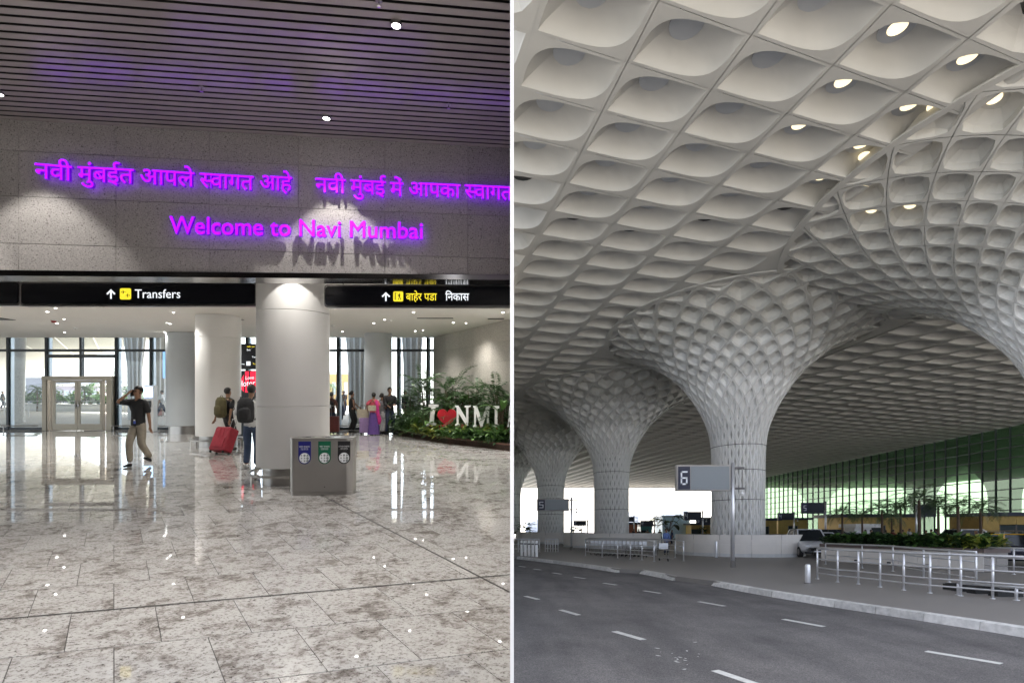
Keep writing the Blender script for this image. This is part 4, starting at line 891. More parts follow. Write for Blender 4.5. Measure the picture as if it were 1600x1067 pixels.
def tall_pillar(label, px, Y, w0, w1, h=9, mm=M_wallst, fl=0):
    x = pl(px, Y); t = thing('outdoor_pillar', label, 'pillar', (x, Y, 0), 'tall pale pillars outside the glass'); m = MB()
    m.lathe([(w0, 0), (w0*.98, 1.5), (w0*1.05, 3), (w1, 4.6), (w1*1.4, h)], 28); m.build('shaft', mm, t, smooth=True)
    for k in range(fl):
        a = PI + PI*(k+.5)/fl; m = MB(); m.tube([((w0+.02)*math.cos(a), (w0+.02)*math.sin(a), 0), ((w0*1.05+.03)*math.cos(a), (w0*1.05+.03)*math.sin(a), 3), ((w1+.04)*math.cos(a), (w1+.04)*math.sin(a), 4.6), ((w1*1.4+.04)*math.cos(a), (w1*1.4+.04)*math.sin(a), h)], .05, 5); m.build('fin', M_white, t)
tall_pillar('broad pale pillar outside at the far left of the glass', 28, 27, .28, .34); tall_pillar('fluted pale pillar outside, just right of the walking man', 212, 30, .32, .5, fl=6)
tall_pillar('fluted cream pillar outside, left of the slim white column', 558, 27, .36, .5, fl=5); tall_pillar('cream fluted pillar outside behind the man in black', 645, 26, .38, .48, fl=5)
tall_pillar('fluted beige pillar outside right of the blue kiosk screen', 250, 34, .36, .5, fl=5)
def block(label, px0, px1, py0, Y, dep, mm, wins=0, cat='building'):
    x0, x1 = pl(px0, Y), pl(px1, Y); h = EL + (HL-py0)/F*Y; t = thing('terminal_building' if wins else 'low_building', label, cat, (x0, Y, 0)); m = MB(); m.box(0, x1-x0, 0, dep, -.05, h); m.build('wall', mm, t)
    m = MB(); m.box(-.15, x1-x0+.15, -.15, dep+.1, h+.002, h+.3); m.build('roof', M_white, t)
    for k in range(wins):
        w = (x1-x0)/wins; m = MB(); m.box(w*(k+.2), w*(k+.8), -.03, -.002, h*.35, h*.75); m.build('window', M_framel, t)
    return t
block('grey low building beyond the plaza planting on the left', 40, 110, 590, 75, 8, mat('grey_wall', (.22, .23, .27), .8, var=.05))
block('pale mauve building seen through the glass doors', 88, 152, 603, 68, 5, mat('mauve_wall', (.34, .31, .36), .8, var=.05), 6)
block('white distant building right of the doors', 150, 236, 598, 90, 6, M_white, 8)
block('cream distant building with orange front right of the near column', 508, 545, 585, 60, 6, mat('cream_wall', (.6, .42, .2), .7), 4)
t = thing('plaza_railing', 'long steel railing on the plaza outside the doors', 'railing', (pl(-30, 33), 33, 0)); L = pl(270, 33) - pl(-30, 33)
for k in range(9): m = MB(); m.tube([(L*k/8, 0, -.03), (L*k/8, 0, 1.0)], .025, 6); m.build('post', M_steel, t)
for z in (.45, .72, 1.0): m = MB(); m.tube([(0, 0, z), (L, 0, z)], .022, 6); m.build('rail', M_steel, t)
m = MB(); m.prism([(pl(20, 44), 44), (pl(240, 40), 40), (pl(240, 43), 43), (pl(20, 48), 48)], -.03, .55); t = thing('plaza_planter', 'long stone planter of palms and shrubs outside the doors', 'planter', (0, 0, 0)); m.build('kerb_wall', M_wallst, t)
random.seed(9)
for k in range(15):
    px = 28 + k*14.2; Y = 45.5 - k*.26; kd = ('bushfern', 'fern', 'strap', 'broad')[k % 4]
    plant(kd, ('%s shrub from the left in the planter beyond the glass doors' % ['first', 'second', 'third', 'fourth', 'fifth', 'sixth', 'seventh', 'eighth', 'ninth', 'tenth', 'eleventh', 'twelfth', 'thirteenth', 'fourteenth', 'fifteenth'][k]), (pl(px, Y), Y, .5), (M_leafg if k % 3 else M_fern, M_bark), 1.5, k % 3, 'plaza_shrub', 'shrubs in the plaza planter', 'shrub')
for px, lb in ((132, 'green palm seen through the right door leaf'), (58, 'small palm outside, left of the glass doors'), (520, 'small palm outside right of the near column'), (172, 'palm outside just right of the glass doors')):
    plant('palm', lb, (pl(px, 43), 43, -.02), (M_palm, M_bark), .9 if px > 500 else .82, 0, 'palm_tree', None, 'palm tree')
def small_tree(label, px, Y, h, mleaf, n=900, spread=1.5):
    x = pl(px, Y); t = thing('small_tree', label, 'tree', (x, Y, 0)); random.seed(px); m = MB(); m.tube([(0, 0, 0), (.05, 0, h*.4), (0, 0, h*.85)], [.07, .05, .02], 7); tips = []
    for k in range(16):
        z = h*random.uniform(.35, .85); a = random.uniform(0, 6.28); L = random.uniform(.4, spread*.8); e = (math.cos(a)*L, math.sin(a)*L, z + L*.6); m.tube([(0, 0, z), (e[0]*.5, e[1]*.5, z + L*.35), e], [.02, .015, .008], 5); tips.append(e)
    m.build('trunk', M_bark, t); m = MB()
    for k in range(n):
        c = random.choice(tips); p = (c[0]+random.gauss(0, .22), c[1]+random.gauss(0, .22), c[2]+random.gauss(0, .22)); blade(m, p, random.uniform(0, 6.28), random.uniform(.08, .15), random.uniform(-.8, .8), w=.03, n=2)
    m.build('crown', mleaf, t)
small_tree('thin leafed young tree outside, right of the doors', 176, 38, 3.4, M_leafg, 500, 1.4)
t = thing('totem_sign', 'tall blue lit totem sign outside beside the bluish column', 'sign', (pl(261, 30), 30, 0)); m = MB(); m.box(-.25, .25, 0, .12, 2.4, 4.0); m.build('panel', mat('totem_blue', (.25, .45, .8), .4, emit=.22), t); m = MB(); m.tube([(0, .06, 0), (0, .06, 2.39)], .06, 8); m.build('post', M_steel, t)
# --- people of the hall
wt = cloth('white', (.62, .62, .62)); bk = cloth('black', (.02, .02, .022)); nv = cloth('navy', (.025, .035, .07)); kh = cloth('khaki', (.34, .30, .24)); jn = cloth('denim', (.045, .07, .13)); ol = cloth('olive', (.10, .085, .035)); pk = cloth('pink', (.55, .09, .13)); pu = cloth('purple', (.12, .06, .25)); gy = cloth('grey', (.25, .26, .28)); br = cloth('brown', (.10, .04, .03))
t, T, J, hd = person('man in black polo and khaki trousers walking with a phone at his ear', (pl(216, 11.1), 11.1), -.12, 1.73, feet=((-.03, -.18, 0), (.06, .26, .05, -.5)), hands=((-.13, -.13, 1.57, (-.5, -.2, -1)), (.25, .06, .79, (.3, .9, 0))), top=bk, bottom=kh, look=-.2, build=.95)
m = MB(); m.box(.03, .075, -.155, -.145, .93, .99); m.v = [T(v) for v in m.v]; m.build('badge', mat('badge_blue', (.05, .1, .5), .4), t)
m = MB(); m.box(.035, .07, -.16, -.152, .99, 1.02); m.v = [T(v) for v in m.v]; m.build('badge_top', M_lite, t)
ph = link('phone', None, None, tuple(t.location)); tag(ph, 'dark phone held to the ear by the walking man', 'phone'); m = MB(); m.box(-.098, -.088, -.10, -.02, 1.52, 1.66); m.v = [T(v) for v in m.v]; m.build('case', M_black, ph)
t, T, J, hd = person('man with an olive backpack seen from behind, pulling the red suitcase', (pl(356, 14.0), 14.0), PI - .35, 1.72, feet=((-.14, .02, 0), (.09, -.2, .0)), hands=((-.20, .12, .86), (.26, .22, .82, (.5, .6, 0))), top=bk, bottom=bk, look=0, face=False)
backpack('olive green hiking backpack on the man pulling the red suitcase', t, T, ol, (0, .22, 1.2), .34, .24, .58)
suitcase('red fabric suitcase tilted on its wheels behind the backpack man', pl(343, 13.05), 13.05, PI - .3 + PI, cloth('suitcase_red', (.32, .012, .03), .6), .50, .30, .62, tilt=-.42, handle=.30)
t, T, J, hd = person('man in white shirt and jeans with a black backpack left of the near column', (pl(393, 10.6), 10.6), PI + .25, 1.76, feet=((-.11, .08, 0), (.12, -.08, 0)), hands=((-.16, -.2, 1.2), (.18, -.2, 1.2)), top=wt, bottom=jn, hair='short', face=False, shoe=cloth('trainer', (.5, .5, .5)), sleeve='long', build=1.12)
backpack('black backpack on the man in the white shirt', t, T, bk, (.06, .22, 1.22), .33, .22, .52)
t, T, J, hd = person('woman with dark backpack beside the brown case, right of the near column', (pl(518, 20.2), 20.2), PI + .1, 1.6, female=True, feet=((-.08, 0, 0), (.08, .05, 0)), hands=((-.2, -.2, .95), (.2, -.15, .9)), top=br, bottom=nv, hair='bun', face=False)
backpack('small black backpack with a white patch on the woman by the glass', t, T, bk, (0, .18, 1.18), .26, .16, .36, patch=M_lite)
suitcase('dark brown suitcase beside the woman with the backpack', pl(521, 19.7), 19.7, .2, cloth('case_brown', (.10, .018, .015), .5), .44, .26, .60)
t, T, J, hd = person('woman in black dress with bare arm resting on the luggage trolley', (pl(550, 20.1), 20.1), PI - .9, 1.64, female=True, feet=((-.08, 0, 0), (.08, .08, 0)), hands=((-.2, -.15, .9), (.25, -.45, 1.0)), top=bk, bottom=bk, hair='bun', face=False, sleeve='none')
t = suitcase('lilac hard suitcase standing before the woman in black', pl(572, 19.4), 19.4, .12, cloth('lilac', (.36, .24, .46), .35), .46, .28, .56, handle=.02)
hb = thing('handbag', 'cream handbag lying on top of the lilac suitcase', 'bag', (pl(567, 19.4), 19.4, .60)); m = MB(); m.prism(rrect(.40, .22, .05), .02, .34); m.v = [(x-.2, y-.1, z) for x, y, z in m.v]; m.build('bag', cloth('cream', (.55, .50, .38)), hb); m = MB(); m.tube([(-.1, 0, .34), (-.08, 0, .48), (.08, 0, .48), (.1, 0, .34)], .01, 6); m.build('handle', br, hb)
t, T, J, hd = person('woman in pink and purple sari seen from behind with a cream shoulder bag', (pl(584, 19.0), 19.0), PI + .1, 1.58, female=True, feet=((-.06, 0, 0), (.06, 0, 0)), hands=((-.18, -.2, 1.05), (.24, .02, 1.0)), top=pk, skirt=pu, hair='bun', face=False)
m = MB(); m.tube([(-.12, .14, 1.40), (-.17, .17, 1.15), (-.20, .18, .85), (-.26, .16, .62), (-.24, .14, .45)], [.05, .06, .07, .08, .05], 8, flat=.35); m.v = [T(v) for v in m.v]; m.build('sari_drape', cloth('magenta', (.5, .03, .2)), t, smooth=True)
sb = link('shoulder_bag', None, None, tuple(t.location)); tag(sb, 'cream shoulder bag on the back of the woman in the sari', 'bag'); m = MB(); m.box(-.12, .18, .17, .27, 1.0, 1.22); m.v = [T(v) for v in m.v]; m.build('bag', cloth('cream', (.55, .50, .38)), sb); m = MB(); m.tube([(-.1, .2, 1.22), (.03, .12, 1.46), (.16, .2, 1.22)], .01, 6); m.v = [T(v) for v in m.v]; m.build('strap', br, sb)
t, T, J, hd = person('man in black standing at the glass, left of the planted bed', (pl(609, 19.3), 19.3), .4, 1.78, feet=((-.12, 0, 0), (.12, .05, 0)), hands=((-.1, -.28, 1.05), (.12, -.28, 1.1)), top=bk, bottom=nv, sleeve='long', build=1.1)
person('person leaning in behind the woman in the sari', (pl(597, 19.35), 19.35), PI - .6, 1.55, female=True, feet=((-.08, 0, 0), (.08, 0, 0)), hands=((-.2, -.2, 1.0), (.2, -.2, 1.0)), top=gy, bottom=wt, hair='bun', face=False)
sd_ = 0
for px, Y, lb, tp, bt, yw in ((4, 50, 'person in dark clothes outside at the far left edge', bk, nv, 2.2), (19, 48, 'person in black outside, second from the left edge', bk, bk, .5), (27, 50, 'person in blue shirt outside left of the doors', nv, bk, 2.6), (38, 49, 'person in grey outside before the shrubs', gy, bk, 1.2), (57, 46, 'person in pale shirt outside just left of the door frame', wt, bk, .2),
                              (92, 47, 'person in black outside through the left door leaf', bk, bk, 1.0), (115, 46, 'person seen dark through the middle of the doors', nv, bk, 2.8), (153, 44, 'person in black outside at the right door leaf', bk, nv, 1.6), (163, 44, 'person in pale shirt outside at the right door leaf edge', wt, nv, -.6), (532, 30, 'person in grey outside right of the near column', gy, nv, .4), (537, 36, 'person in blue outside beside the woman in black', nv, nv, .9), (633, 25, 'person in white cap and black outside behind the glass', bk, bk, 1.2)):
    person(lb, (pl(px, Y), Y, -.03), yw, 1.7, feet=((-.1, -.15, 0), (.1, .15, 0)), hands=((-.24, -.12, .85), (.24, .1, .85)), top=tp, bottom=bt, face=False, seg=0)
person('man in white shirt walking outside with a pink suitcase', (pl(253, 33), 33, -.03), -1.3, 1.74, feet=((-.08, -.35, 0), (.08, .38, 0)), hands=((-.24, .25, .8), (.24, -.12, .85)), top=wt, bottom=nv, face=False, seg=0)
suitcase('dusty pink suitcase pulled outside by the man in white', pl(246, 33.2), 33.2, 1.2, cloth('dusty', (.35, .17, .15)), .44, .28, .56, handle=.2)
# =================================================================== THE FORECOURT (right)
SH = K
EDGE = .0125
ZC = 14.5
# --- ground: carriageway, paving, kerb
kp = [gr(1115, 907), gr(1200, 921.5), gr(1300, 936.5), gr(1400, 950.5), gr(1500, 964.5), gr(1600, 979.5)]
dx = (kp[-1][0]-kp[-2][0])/(kp[-1][1]-kp[-2][1])
kp += [(kp[-1][0]+dx*(4.5-kp[-1][1])*1.0, 4.5)]
s1 = [(-6.1, 48), gr(800, 868), gr(860, 874.5), gr(915, 881), gr(968, 888.5)]
s2 = [gr(1002, 890), gr(1030, 894.5), gr(1055, 900)]
m = MB(); m.box(EDGE, 420, -30, 420, -.5, -.15); struct(m.build('carriageway', M_asph))
line = [p for p in s1 if p[0] > EDGE + .01] ; line = [(EDGE+.002, gr(800, 868)[1])] + line[0:] + s2 + kp
m = MB(); m.box(EDGE, 160, -130, -5, -.1, -.08); struct(m.build('bounce_slab', mat('bounce_pale', (.24, .23, .21), .85, var=.1, scale=.4)))  # unseen pale ground added behind the camera to bounce light under the canopy
poly = line[::-1]
poly = [(p[0], p[1]) for p in poly]
ring = poly + [(EDGE+.002, 172), (118, 172), (118, 4.5)]
m = MB(); m.prism(ring[::-1], -.3, 0); pv = struct(m.build('pavement', M_pave))
def strip(m, path, w, z0, z1, gap=0):
    for i in range(len(path)-1):
        a, b = Vector(path[i]), Vector(path[i+1]); d = (b-a).normalized(); n2 = Vector((d.y, -d.x))
        if n2.x > 0: n2 = -n2
        n2 *= w; a = a + d*gap; b = b - d*gap
        m.prism([tuple(a), tuple(b), tuple(b+n2), tuple(a+n2)], z0, z1)
def kerb(path, nm):
    pts = []
    tot = sum((Vector(path[i+1])-Vector(path[i])).length for i in range(len(path)-1)); n = max(2, int(tot/.9)); seg = []
    def at(s_):
        for i in range(len(path)-1):
            L = (Vector(path[i+1])-Vector(path[i])).length
            if s_ <= L or i == len(path)-2: return Vector(path[i]).lerp(Vector(path[i+1]), min(1, s_/L))
            s_ -= L
    for k in range(n):
        a, b = at(tot*k/n), at(tot*(k+1)/n)
        if a.x < EDGE + .25 or b.x < EDGE + .25: continue
        d = (b-a).normalized(); n2 = Vector((d.y, -d.x)); n2 = n2 if n2.x < 0 else -n2
        a += d*.006; b -= d*.006; w = .13; m = MB(); q = [a - n2*.07, b - n2*.07, b + n2*w, a + n2*w]
        r0, r1 = (1 if k else .02), (1 if k < n-1 else .02)   # stones drop to road level at the ends
        za, zb_ = (.012 if k else -.12), (.012 if k < n-1 else -.12)
        v = [(q[0].x, q[0].y, -.2), (q[1].x, q[1].y, -.2), (q[2].x, q[2].y, -.2), (q[3].x, q[3].y, -.2), (q[0].x, q[0].y, .012), (q[1].x, q[1].y, .012), (q[2].x-n2.x*.05, q[2].y-n2.y*.05, zb_ - .015), (q[3].x-n2.x*.05, q[3].y-n2.y*.05, za - .015)]
        m.add(v, [(0,3,2,1), (4,5,6,7), (0,1,5,4), (1,2,6,5), (2,3,7,6), (3,0,4,7)]); m.build('kerb_stone', M_kerb, pv)
kerb(s1, 1); kerb(s2, 2); kerb(kp, 3)
road = struct(tag(link('road_marking', None, None, wz(0, 0, 0)), None, None))
zr_ = -.15
def dash(pts, w):
    m = MB(); a, b = Vector(gr(*pts[0], zr_)), Vector(gr(*pts[1], zr_)); d = (b-a).normalized(); n2 = Vector((d.y, -d.x))*w/2
    m.prism([tuple(a-n2), tuple(b-n2), tuple(b+n2), tuple(a+n2)], zr_+.001, zr_+.0045); m.build('lane_dash', M_line, road)
for p in (((1117, 1047), (1215, 1080)), ((960, 986), (1005, 999)), ((876, 952.5), (904, 960.5)), ((821, 931), (841, 936)), ((1447, 1017), (1565, 1036.5)), ((1224, 967), (1287, 978.5)), ((1092, 939.5), (1132, 946.5)), ((1006, 922.5), (1032, 926.5)), ((943, 910.5), (963, 913.5)), ((897, 901), (914, 903.5)), ((864, 894.5), (877, 896.5)), ((834, 888.5), (845, 890)), ((811, 884), (821, 885.5))):
    dash(p, .125)
lp = [gr(1130, 911.5, zr_), gr(1200, 925, zr_), gr(1300, 941, zr_), gr(1400, 956, zr_), gr(1500, 970.5, zr_), gr(1600, 986, zr_), gr(1700, 1001, zr_)]
for i in range(len(lp)-1):
    m = MB(); strip(m, lp[i:i+2], .09, zr_+.001, zr_+.0045); m.build('edge_line', M_line, road)
random.seed(31); m = MB()
for k in range(17):
    x, y = gr(1052 + random.gauss(0, 22), 1026 + random.gauss(0, 9), zr_); a = random.uniform(0, 6); s = random.uniform(.006, .022)
    m.prism([(x + s*2.2*math.cos(a), y + s*2*math.sin(a)), (x - s*math.sin(a), y + s*math.cos(a)), (x - s*2*math.cos(a), y - s*2*math.sin(a)), (x + s*.7*math.sin(a), y - s*.7*math.cos(a))][::-1], zr_+.001, zr_+.003)
stuff(tag(m.build('paint_specks', M_line), 'scattered flecks of worn white paint on the asphalt', 'paint specks'))
# --- the canopy
CENT = [(23.3, 20.6), (15.0, 34.0), (9.55, 49.2), (4.85, 64.0), (-.35, 78.5)]
RC = 8.5; RR = [11.0, 8.5, 8.5, 8.5, 8.5]; NSS = [30, 24, 24, 24, 24]
la, lb_ = Vector((-.40, 1.65)), Vector((2.67, .87)); LO = Vector((3.18, 14.14))
cn = thing('canopy', 'vast pale canopy of leaf shaped coffers over the forecourt', 'canopy', (0, 0, 0))
def quarter(mg, n, k):
    pts = []
    for i in range(k+1):
        th = PI/2*i/k; pts.append((mg + (1-2*mg)*math.sin(th)**(2/n), mg + (1-2*mg)*math.cos(th)**(2/n)))
    return pts
def coffer(k=10, full=True):
    """leaf shaped opening in a skewed panel, hollow rising to a round disc"""
    m = MB(); G = .992
    P = lambda s, t, z=0: (lb_.x*s + la.x*t, lb_.y*s + la.y*t, z)
    c = Vector(P(.5, .52)); dr_, dh = .46, .74
    up = quarter(.05, 4.2, k); lo = [(1-s, 1-t) for s, t in up]
    e0 = (1-G)/2
    for half, qs in ((0, up), (1, lo)):
        n = len(qs); outer = []
        for s, t in qs:     # project to the panel border
            x, y = s-.5, t-.5; f = (.5-e0)/max(abs(x), abs(y)); outer.append((.5+x*f, .5+y*f))
        ci = min(range(n), key=lambda i: -((qs[i][0]-.5)*(1 if not half else -1) + (qs[i][1]-.5)*(1 if not half else -1)))
        outer[ci] = (1-e0, 1-e0) if not half else (e0, e0)
        outer[0] = (e0, 1-e0) if not half else (1-e0, e0); outer[-1] = (1-e0, e0) if not half else (e0, 1-e0)
        V = [P(s, t) for s, t in outer] + [P(s, t) for s, t in qs]
        m.add(V, [(i, i+1, n+i+1, n+i) for i in range(n-1)], 0)
        # lip and hollow
        rings = [[Vector(P(s, t)) for s, t in qs]]
        disc = []
        for s, t in qs:
            v = Vector(P(s, t)) - c; disc.append(v.to_2d().normalized()*dr_)
        for f, h in (((.03, .05), (.22, .30), (.5, .58), (.78, .83), (1, 1)) if full else ((.03, .05), (.5, .6), (1, 1))):
            rg = []
            for i, (s, t) in enumerate(qs):
                b = Vector(P(s, t)); tgt = Vector((c.x + disc[i].x, c.y + disc[i].y, 0)); q = b.lerp(tgt, f); q.z = h*dh; rg.append(q)
            rings.append(rg)
        V = [tuple(v) for rg in rings for v in rg]; o = len(m.f)
        m.add(V, [(j*n+i, j*n+i+1, (j+1)*n+i+1, (j+1)*n+i) for j in range(len(rings)-1) for i in range(n-1)], 1)
    return m, c, dr_, dh
cm_, cc, dr_, dh = coffer(10)
def cof_mesh(m, name):
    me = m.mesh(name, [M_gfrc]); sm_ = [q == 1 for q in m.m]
    me.polygons.foreach_set('material_index', [0]*len(me.polygons)); me.polygons.foreach_set('use_smooth', sm_); me.update(); return me
cofme = cof_mesh(cm_, 'coffer')
dm = {}
for nm, mm in (('g', M_disc), ('b', M_discd), ('w', M_warm)):
    full_r = dr_
    q = MB(); q.add([(cc.x + dr_*1.02*math.cos(2*PI*i/20), cc.y + dr_*1.02*math.sin(2*PI*i/20), dh - .03) for i in range(20)], [tuple(range(20))]); q.add([(cc.x + dr_*1.02*math.cos(2*PI*i/20), cc.y + dr_*1.02*math.sin(2*PI*i/20), z) for z in (dh-.03, dh+.02) for i in range(20)], [(i, (i+1) % 20, 20+(i+1) % 20, 20+i) for i in range(20)]); q.m = [0] + [1]*20; q.add([(cc.x + dr_*1.02*math.cos(2*PI*i/20), cc.y + dr_*1.02*math.sin(2*PI*i/20), dh + .021) for i in range(20)], [tuple(range(20))], 1); dm[nm] = q.mesh('disc', [mm, M_joint])
q = MB(); q.lathe([(.25, dh-.05), (.47, dh-.03)], 20, (cc.x, cc.y, 0)); q.add([(cc.x + .245*math.cos(2*PI*i/20), cc.y + .245*math.sin(2*PI*i/20), dh-.045) for i in range(20)], [tuple(range(20))], 1); q.add([(cc.x + .46*math.cos(2*PI*i/20), cc.y + .46*math.sin(2*PI*i/20), dh+.02) for i in range(20)], [tuple(range(20))], 2); dm['w'] = q.mesh('disc', [M_disc, M_warm, M_joint])
lowm, *_ = coffer(5, False)
lit = [(1432, 18), (1570, 25), (1385, 66), (1510, 78), (1480, 128), (1577, 150), (1310, 133), (1273, 166), (1372, 191), (1413, 176), (1335, 217), (1300, 250), (1383, 258), (1353, 284), (1327, 314), (1397, 311), (1422, 240), (1462, 456), (1512, 467), (1568, 445)]
dark = [(820, 283), (895, 346), (985, 363), (1102, 347), (1228, 327), (876, 378), (960, 393), (1010, 434)]
def proj(x, y, z): return 800 + F*x/y, HR - F*(z - ER)/y
cells = []
for i in range(-8, 110):
    for j in range(-30, 60):
        n0 = LO + la*i + lb_*j; c = n0 + la*.5 + lb_*.5
        if c.y < 9.5 or c.y > 152 or c.x < -1.5 or c.x > 63.5: continue
        cells.append((n0, c))
def rmin(p): return min((Vector(q) - p).length - R_ for q, R_ in zip(CENT, RR)) + RC
stuffm = MB(); plain = []; full = []
for n0, c in cells:
    cs = [n0, n0+la, n0+la+lb_, n0+lb_]; rr = [rmin(p) for p in cs] + [rmin(c)]
    if max(p.x for p in cs) < EDGE + .05: continue
    if max(rr) < RC: continue
    if rmin(c) < RC + .1: plain.append((n0, cs)); continue
    full.append((n0, c))
def onscreen(c, z=ZC):
    px, py = proj(c.x, c.y, z); return 790 < px < 1625 and -60 < py < 900
full.sort(key=lambda q: (not onscreen(q[1]), q[1].y)); used = set(); usedd = set()
for k, (n0, c) in enumerate(full):
    if k < 300:
        edge_ = min(n0.x, n0.x + la.x) < EDGE + .02
        o = link('coffer', cofme.copy() if edge_ else cofme, cn, (n0.x, n0.y, ZC + .006 - SH*n0.y))
        if edge_: clip_x(o)
        px, py = proj(c.x, c.y, ZC + dh); kind = 'g'
        for q in lit:
            if math.hypot(q[0]-px, q[1]-py) < 34 and q not in used: kind = 'w'; used.add(q); break
        for q in dark:
            if math.hypot(q[0]-px, q[1]-py) < 22 and q not in usedd: kind = 'b'; usedd.add(q); break
        q = link('disc', dm[kind].copy() if edge_ else dm[kind], o)
        if edge_:
            bm = bmesh.new(); bm.from_mesh(q.data); bmesh.ops.bisect_plane(bm, geom=bm.verts[:] + bm.edges[:] + bm.faces[:], plane_co=(EDGE - n0.x, 0, 0), plane_no=(1, 0, 0), clear_inner=True); nf = len(bm.faces); bm.to_mesh(q.data); bm.free()
            if not nf: bpy.data.objects.remove(q)
    else:
        stuffm.add([(v[0]+n0.x, v[1]+n0.y, v[2]+ZC) for v in lowm.v], lowm.f, 0)
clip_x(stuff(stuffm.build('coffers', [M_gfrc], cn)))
m = MB()
for n0, cs in plain:
    N_ = 8
    for i in range(N_):
        for j in range(N_):
            q = [n0 + la*(i+a)/N_ + lb_*(j+b)/N_ for a, b in ((0, 0), (1, 0), (1, 1), (0, 1))]; cm = sum(q, Vector((0, 0)))/4
            if rmin(cm) < RC - .15 or min(p.x for p in q) < EDGE: continue
            m.add([(p.x, p.y, ZC + .03) for p in q], [(0, 1, 2, 3)])
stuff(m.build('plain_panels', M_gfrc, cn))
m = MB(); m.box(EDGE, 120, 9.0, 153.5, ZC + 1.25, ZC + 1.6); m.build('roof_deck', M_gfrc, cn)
m = MB(); m.box(EDGE, 120, 8.6, 9.0, ZC - .4, ZC + 1.7); m.build('fascia', M_gfrc, cn)
m = MB(); m.box(EDGE, 120, 153.5, 153.9, ZC - .2, ZC + 1.7); m.build('fascia', M_gfrc, cn)
# --- mushroom columns
prof0 = [(8.5, 14.5), (7.7, 14.32), (6.8, 13.92), (5.65, 13.25), (4.65, 12.48), (3.75, 11.6), (3.0, 10.6), (2.42, 9.6), (2.03, 8.7), (1.80, 7.9), (1.70, 7.1), (1.66, 6.3), (1.65, 5.4), (1.65, 1.24)]
def smooth_prof(p, k=6):
    out = []
    for i in range(len(p)-1):
        a, b, c, d = p[max(i-1, 0)], p[i], p[i+1], p[min(i+2, len(p)-1)]
        for j in range(k):
            t = j/k; out.append(tuple(.5*((2*b[q]) + (c[q]-a[q])*t + (2*a[q]-5*b[q]+4*c[q]-d[q])*t*t + (-a[q]+3*b[q]-3*c[q]+d[q])*t**3) for q in (0, 1)))
    out.append(p[-1]); return out
PR = smooth_prof(prof0); arc = [0]
for i in range(1, len(PR)): arc.append(arc[-1] + math.hypot(PR[i][0]-PR[i-1][0], PR[i][1]-PR[i-1][1]))
TOT = arc[-1]
KR = 1.0
def pa(s):
    s = max(0, min(TOT, s)); import bisect
    i = min(len(arc)-2, max(0, bisect.bisect_right(arc, s)-1)); f = (s-arc[i])/max(1e-9, arc[i+1]-arc[i])
    r, z = PR[i][0]*(1-f)+PR[i+1][0]*f, PR[i][1]*(1-f)+PR[i+1][1]*f
    a, b = PR[max(0, i-1)], PR[min(len(PR)-1, i+2)]; d = Vector((b[0]-a[0], b[1]-a[1])).normalized()
    r = 1.65 + (r-1.65)*KR if r > 1.65 else r
    return r, z, Vector((d.y, -d.x))     # (r,z) normal pointing into the structure
def make_rows():
    rowsn = [0]
    while rowsn[-1] < TOT - .4:
        r, z, _ = pa(rowsn[-1]); w = 2*PI*r/NS; rowsn.append(rowsn[-1] + max(.58, .36*w + .2)/(1 + (KR-1)*.7*(r > 2.2)))
    rowsn[-1] = TOT; return rowsn
pn = pa(0)[2]
if pn.y < 0: FLIP = -1
else: FLIP = 1
def cell_geo(j, ph):
    s0, s1_, s2_ = rowsn[j-1] if j else rowsn[0], rowsn[j], rowsn[min(j+1, len(rowsn)-1)]
    r, z, _ = pa(s1_); fl = max(0, min(1, (r-1.65)/2.2)); ax = .46 + .28*fl; ay = .94 - .19*fl; n_ = 1.12 + .28*fl; dep = .13 + .42*max(0, min(1, (r-1.65)/4.5))
    V = []; K12 = 12
    def pt(p, q, d):
        s = s1_ + q*((s2_-s1_) if q > 0 else (s1_-s0)); rr, zz, nn_ = pa(s); a = ph + p*PI/NS; off = nn_*FLIP*d
        R_ = rr + off.x; return (R_*math.cos(a), R_*math.sin(a), zz + off.y)
    for k in range(K12):
        th = 2*PI*k/K12; c_, s_ = math.cos(th), math.sin(th); V.append(pt(math.copysign(c_*c_, c_)*.985, math.copysign(s_*s_, s_)*.985, 0))
    o = []
    for k in range(K12):
        th = 2*PI*k/K12; c_, s_ = math.cos(th), math.sin(th); o.append((math.copysign(abs(c_)**(2/n_), c_)*ax, math.copysign(abs(s_)**(2/n_), s_)*ay))
    for sc2, d in ((1, 0), (.95, dep*.5), (.5, dep)):
        for p, q in o: V.append(pt(p*sc2, q*sc2 - (.06*fl if sc2 < .5 else 0), d))
    fs = [(i, (i+1) % 12, 12+(i+1) % 12, 12+i) for i in range(12)] + [(12+i, 12+(i+1) % 12, 24+(i+1) % 12, 24+i) for i in range(12)] + [(24+i, 24+(i+1) % 12, 36+(i+1) % 12, 36+i) for i in range(12)] + [tuple(36+i for i in range(12))]
    return V, fs, pt, dep
names = ['nearest flaring column, its shaft just outside the right edge', 'large flaring latticed column behind the gate 6 display', 'second flaring latticed column, left of the largest', 'third flaring latticed column behind the gate 5 display', 'fourth flaring column cut off by the left edge of the forecourt']
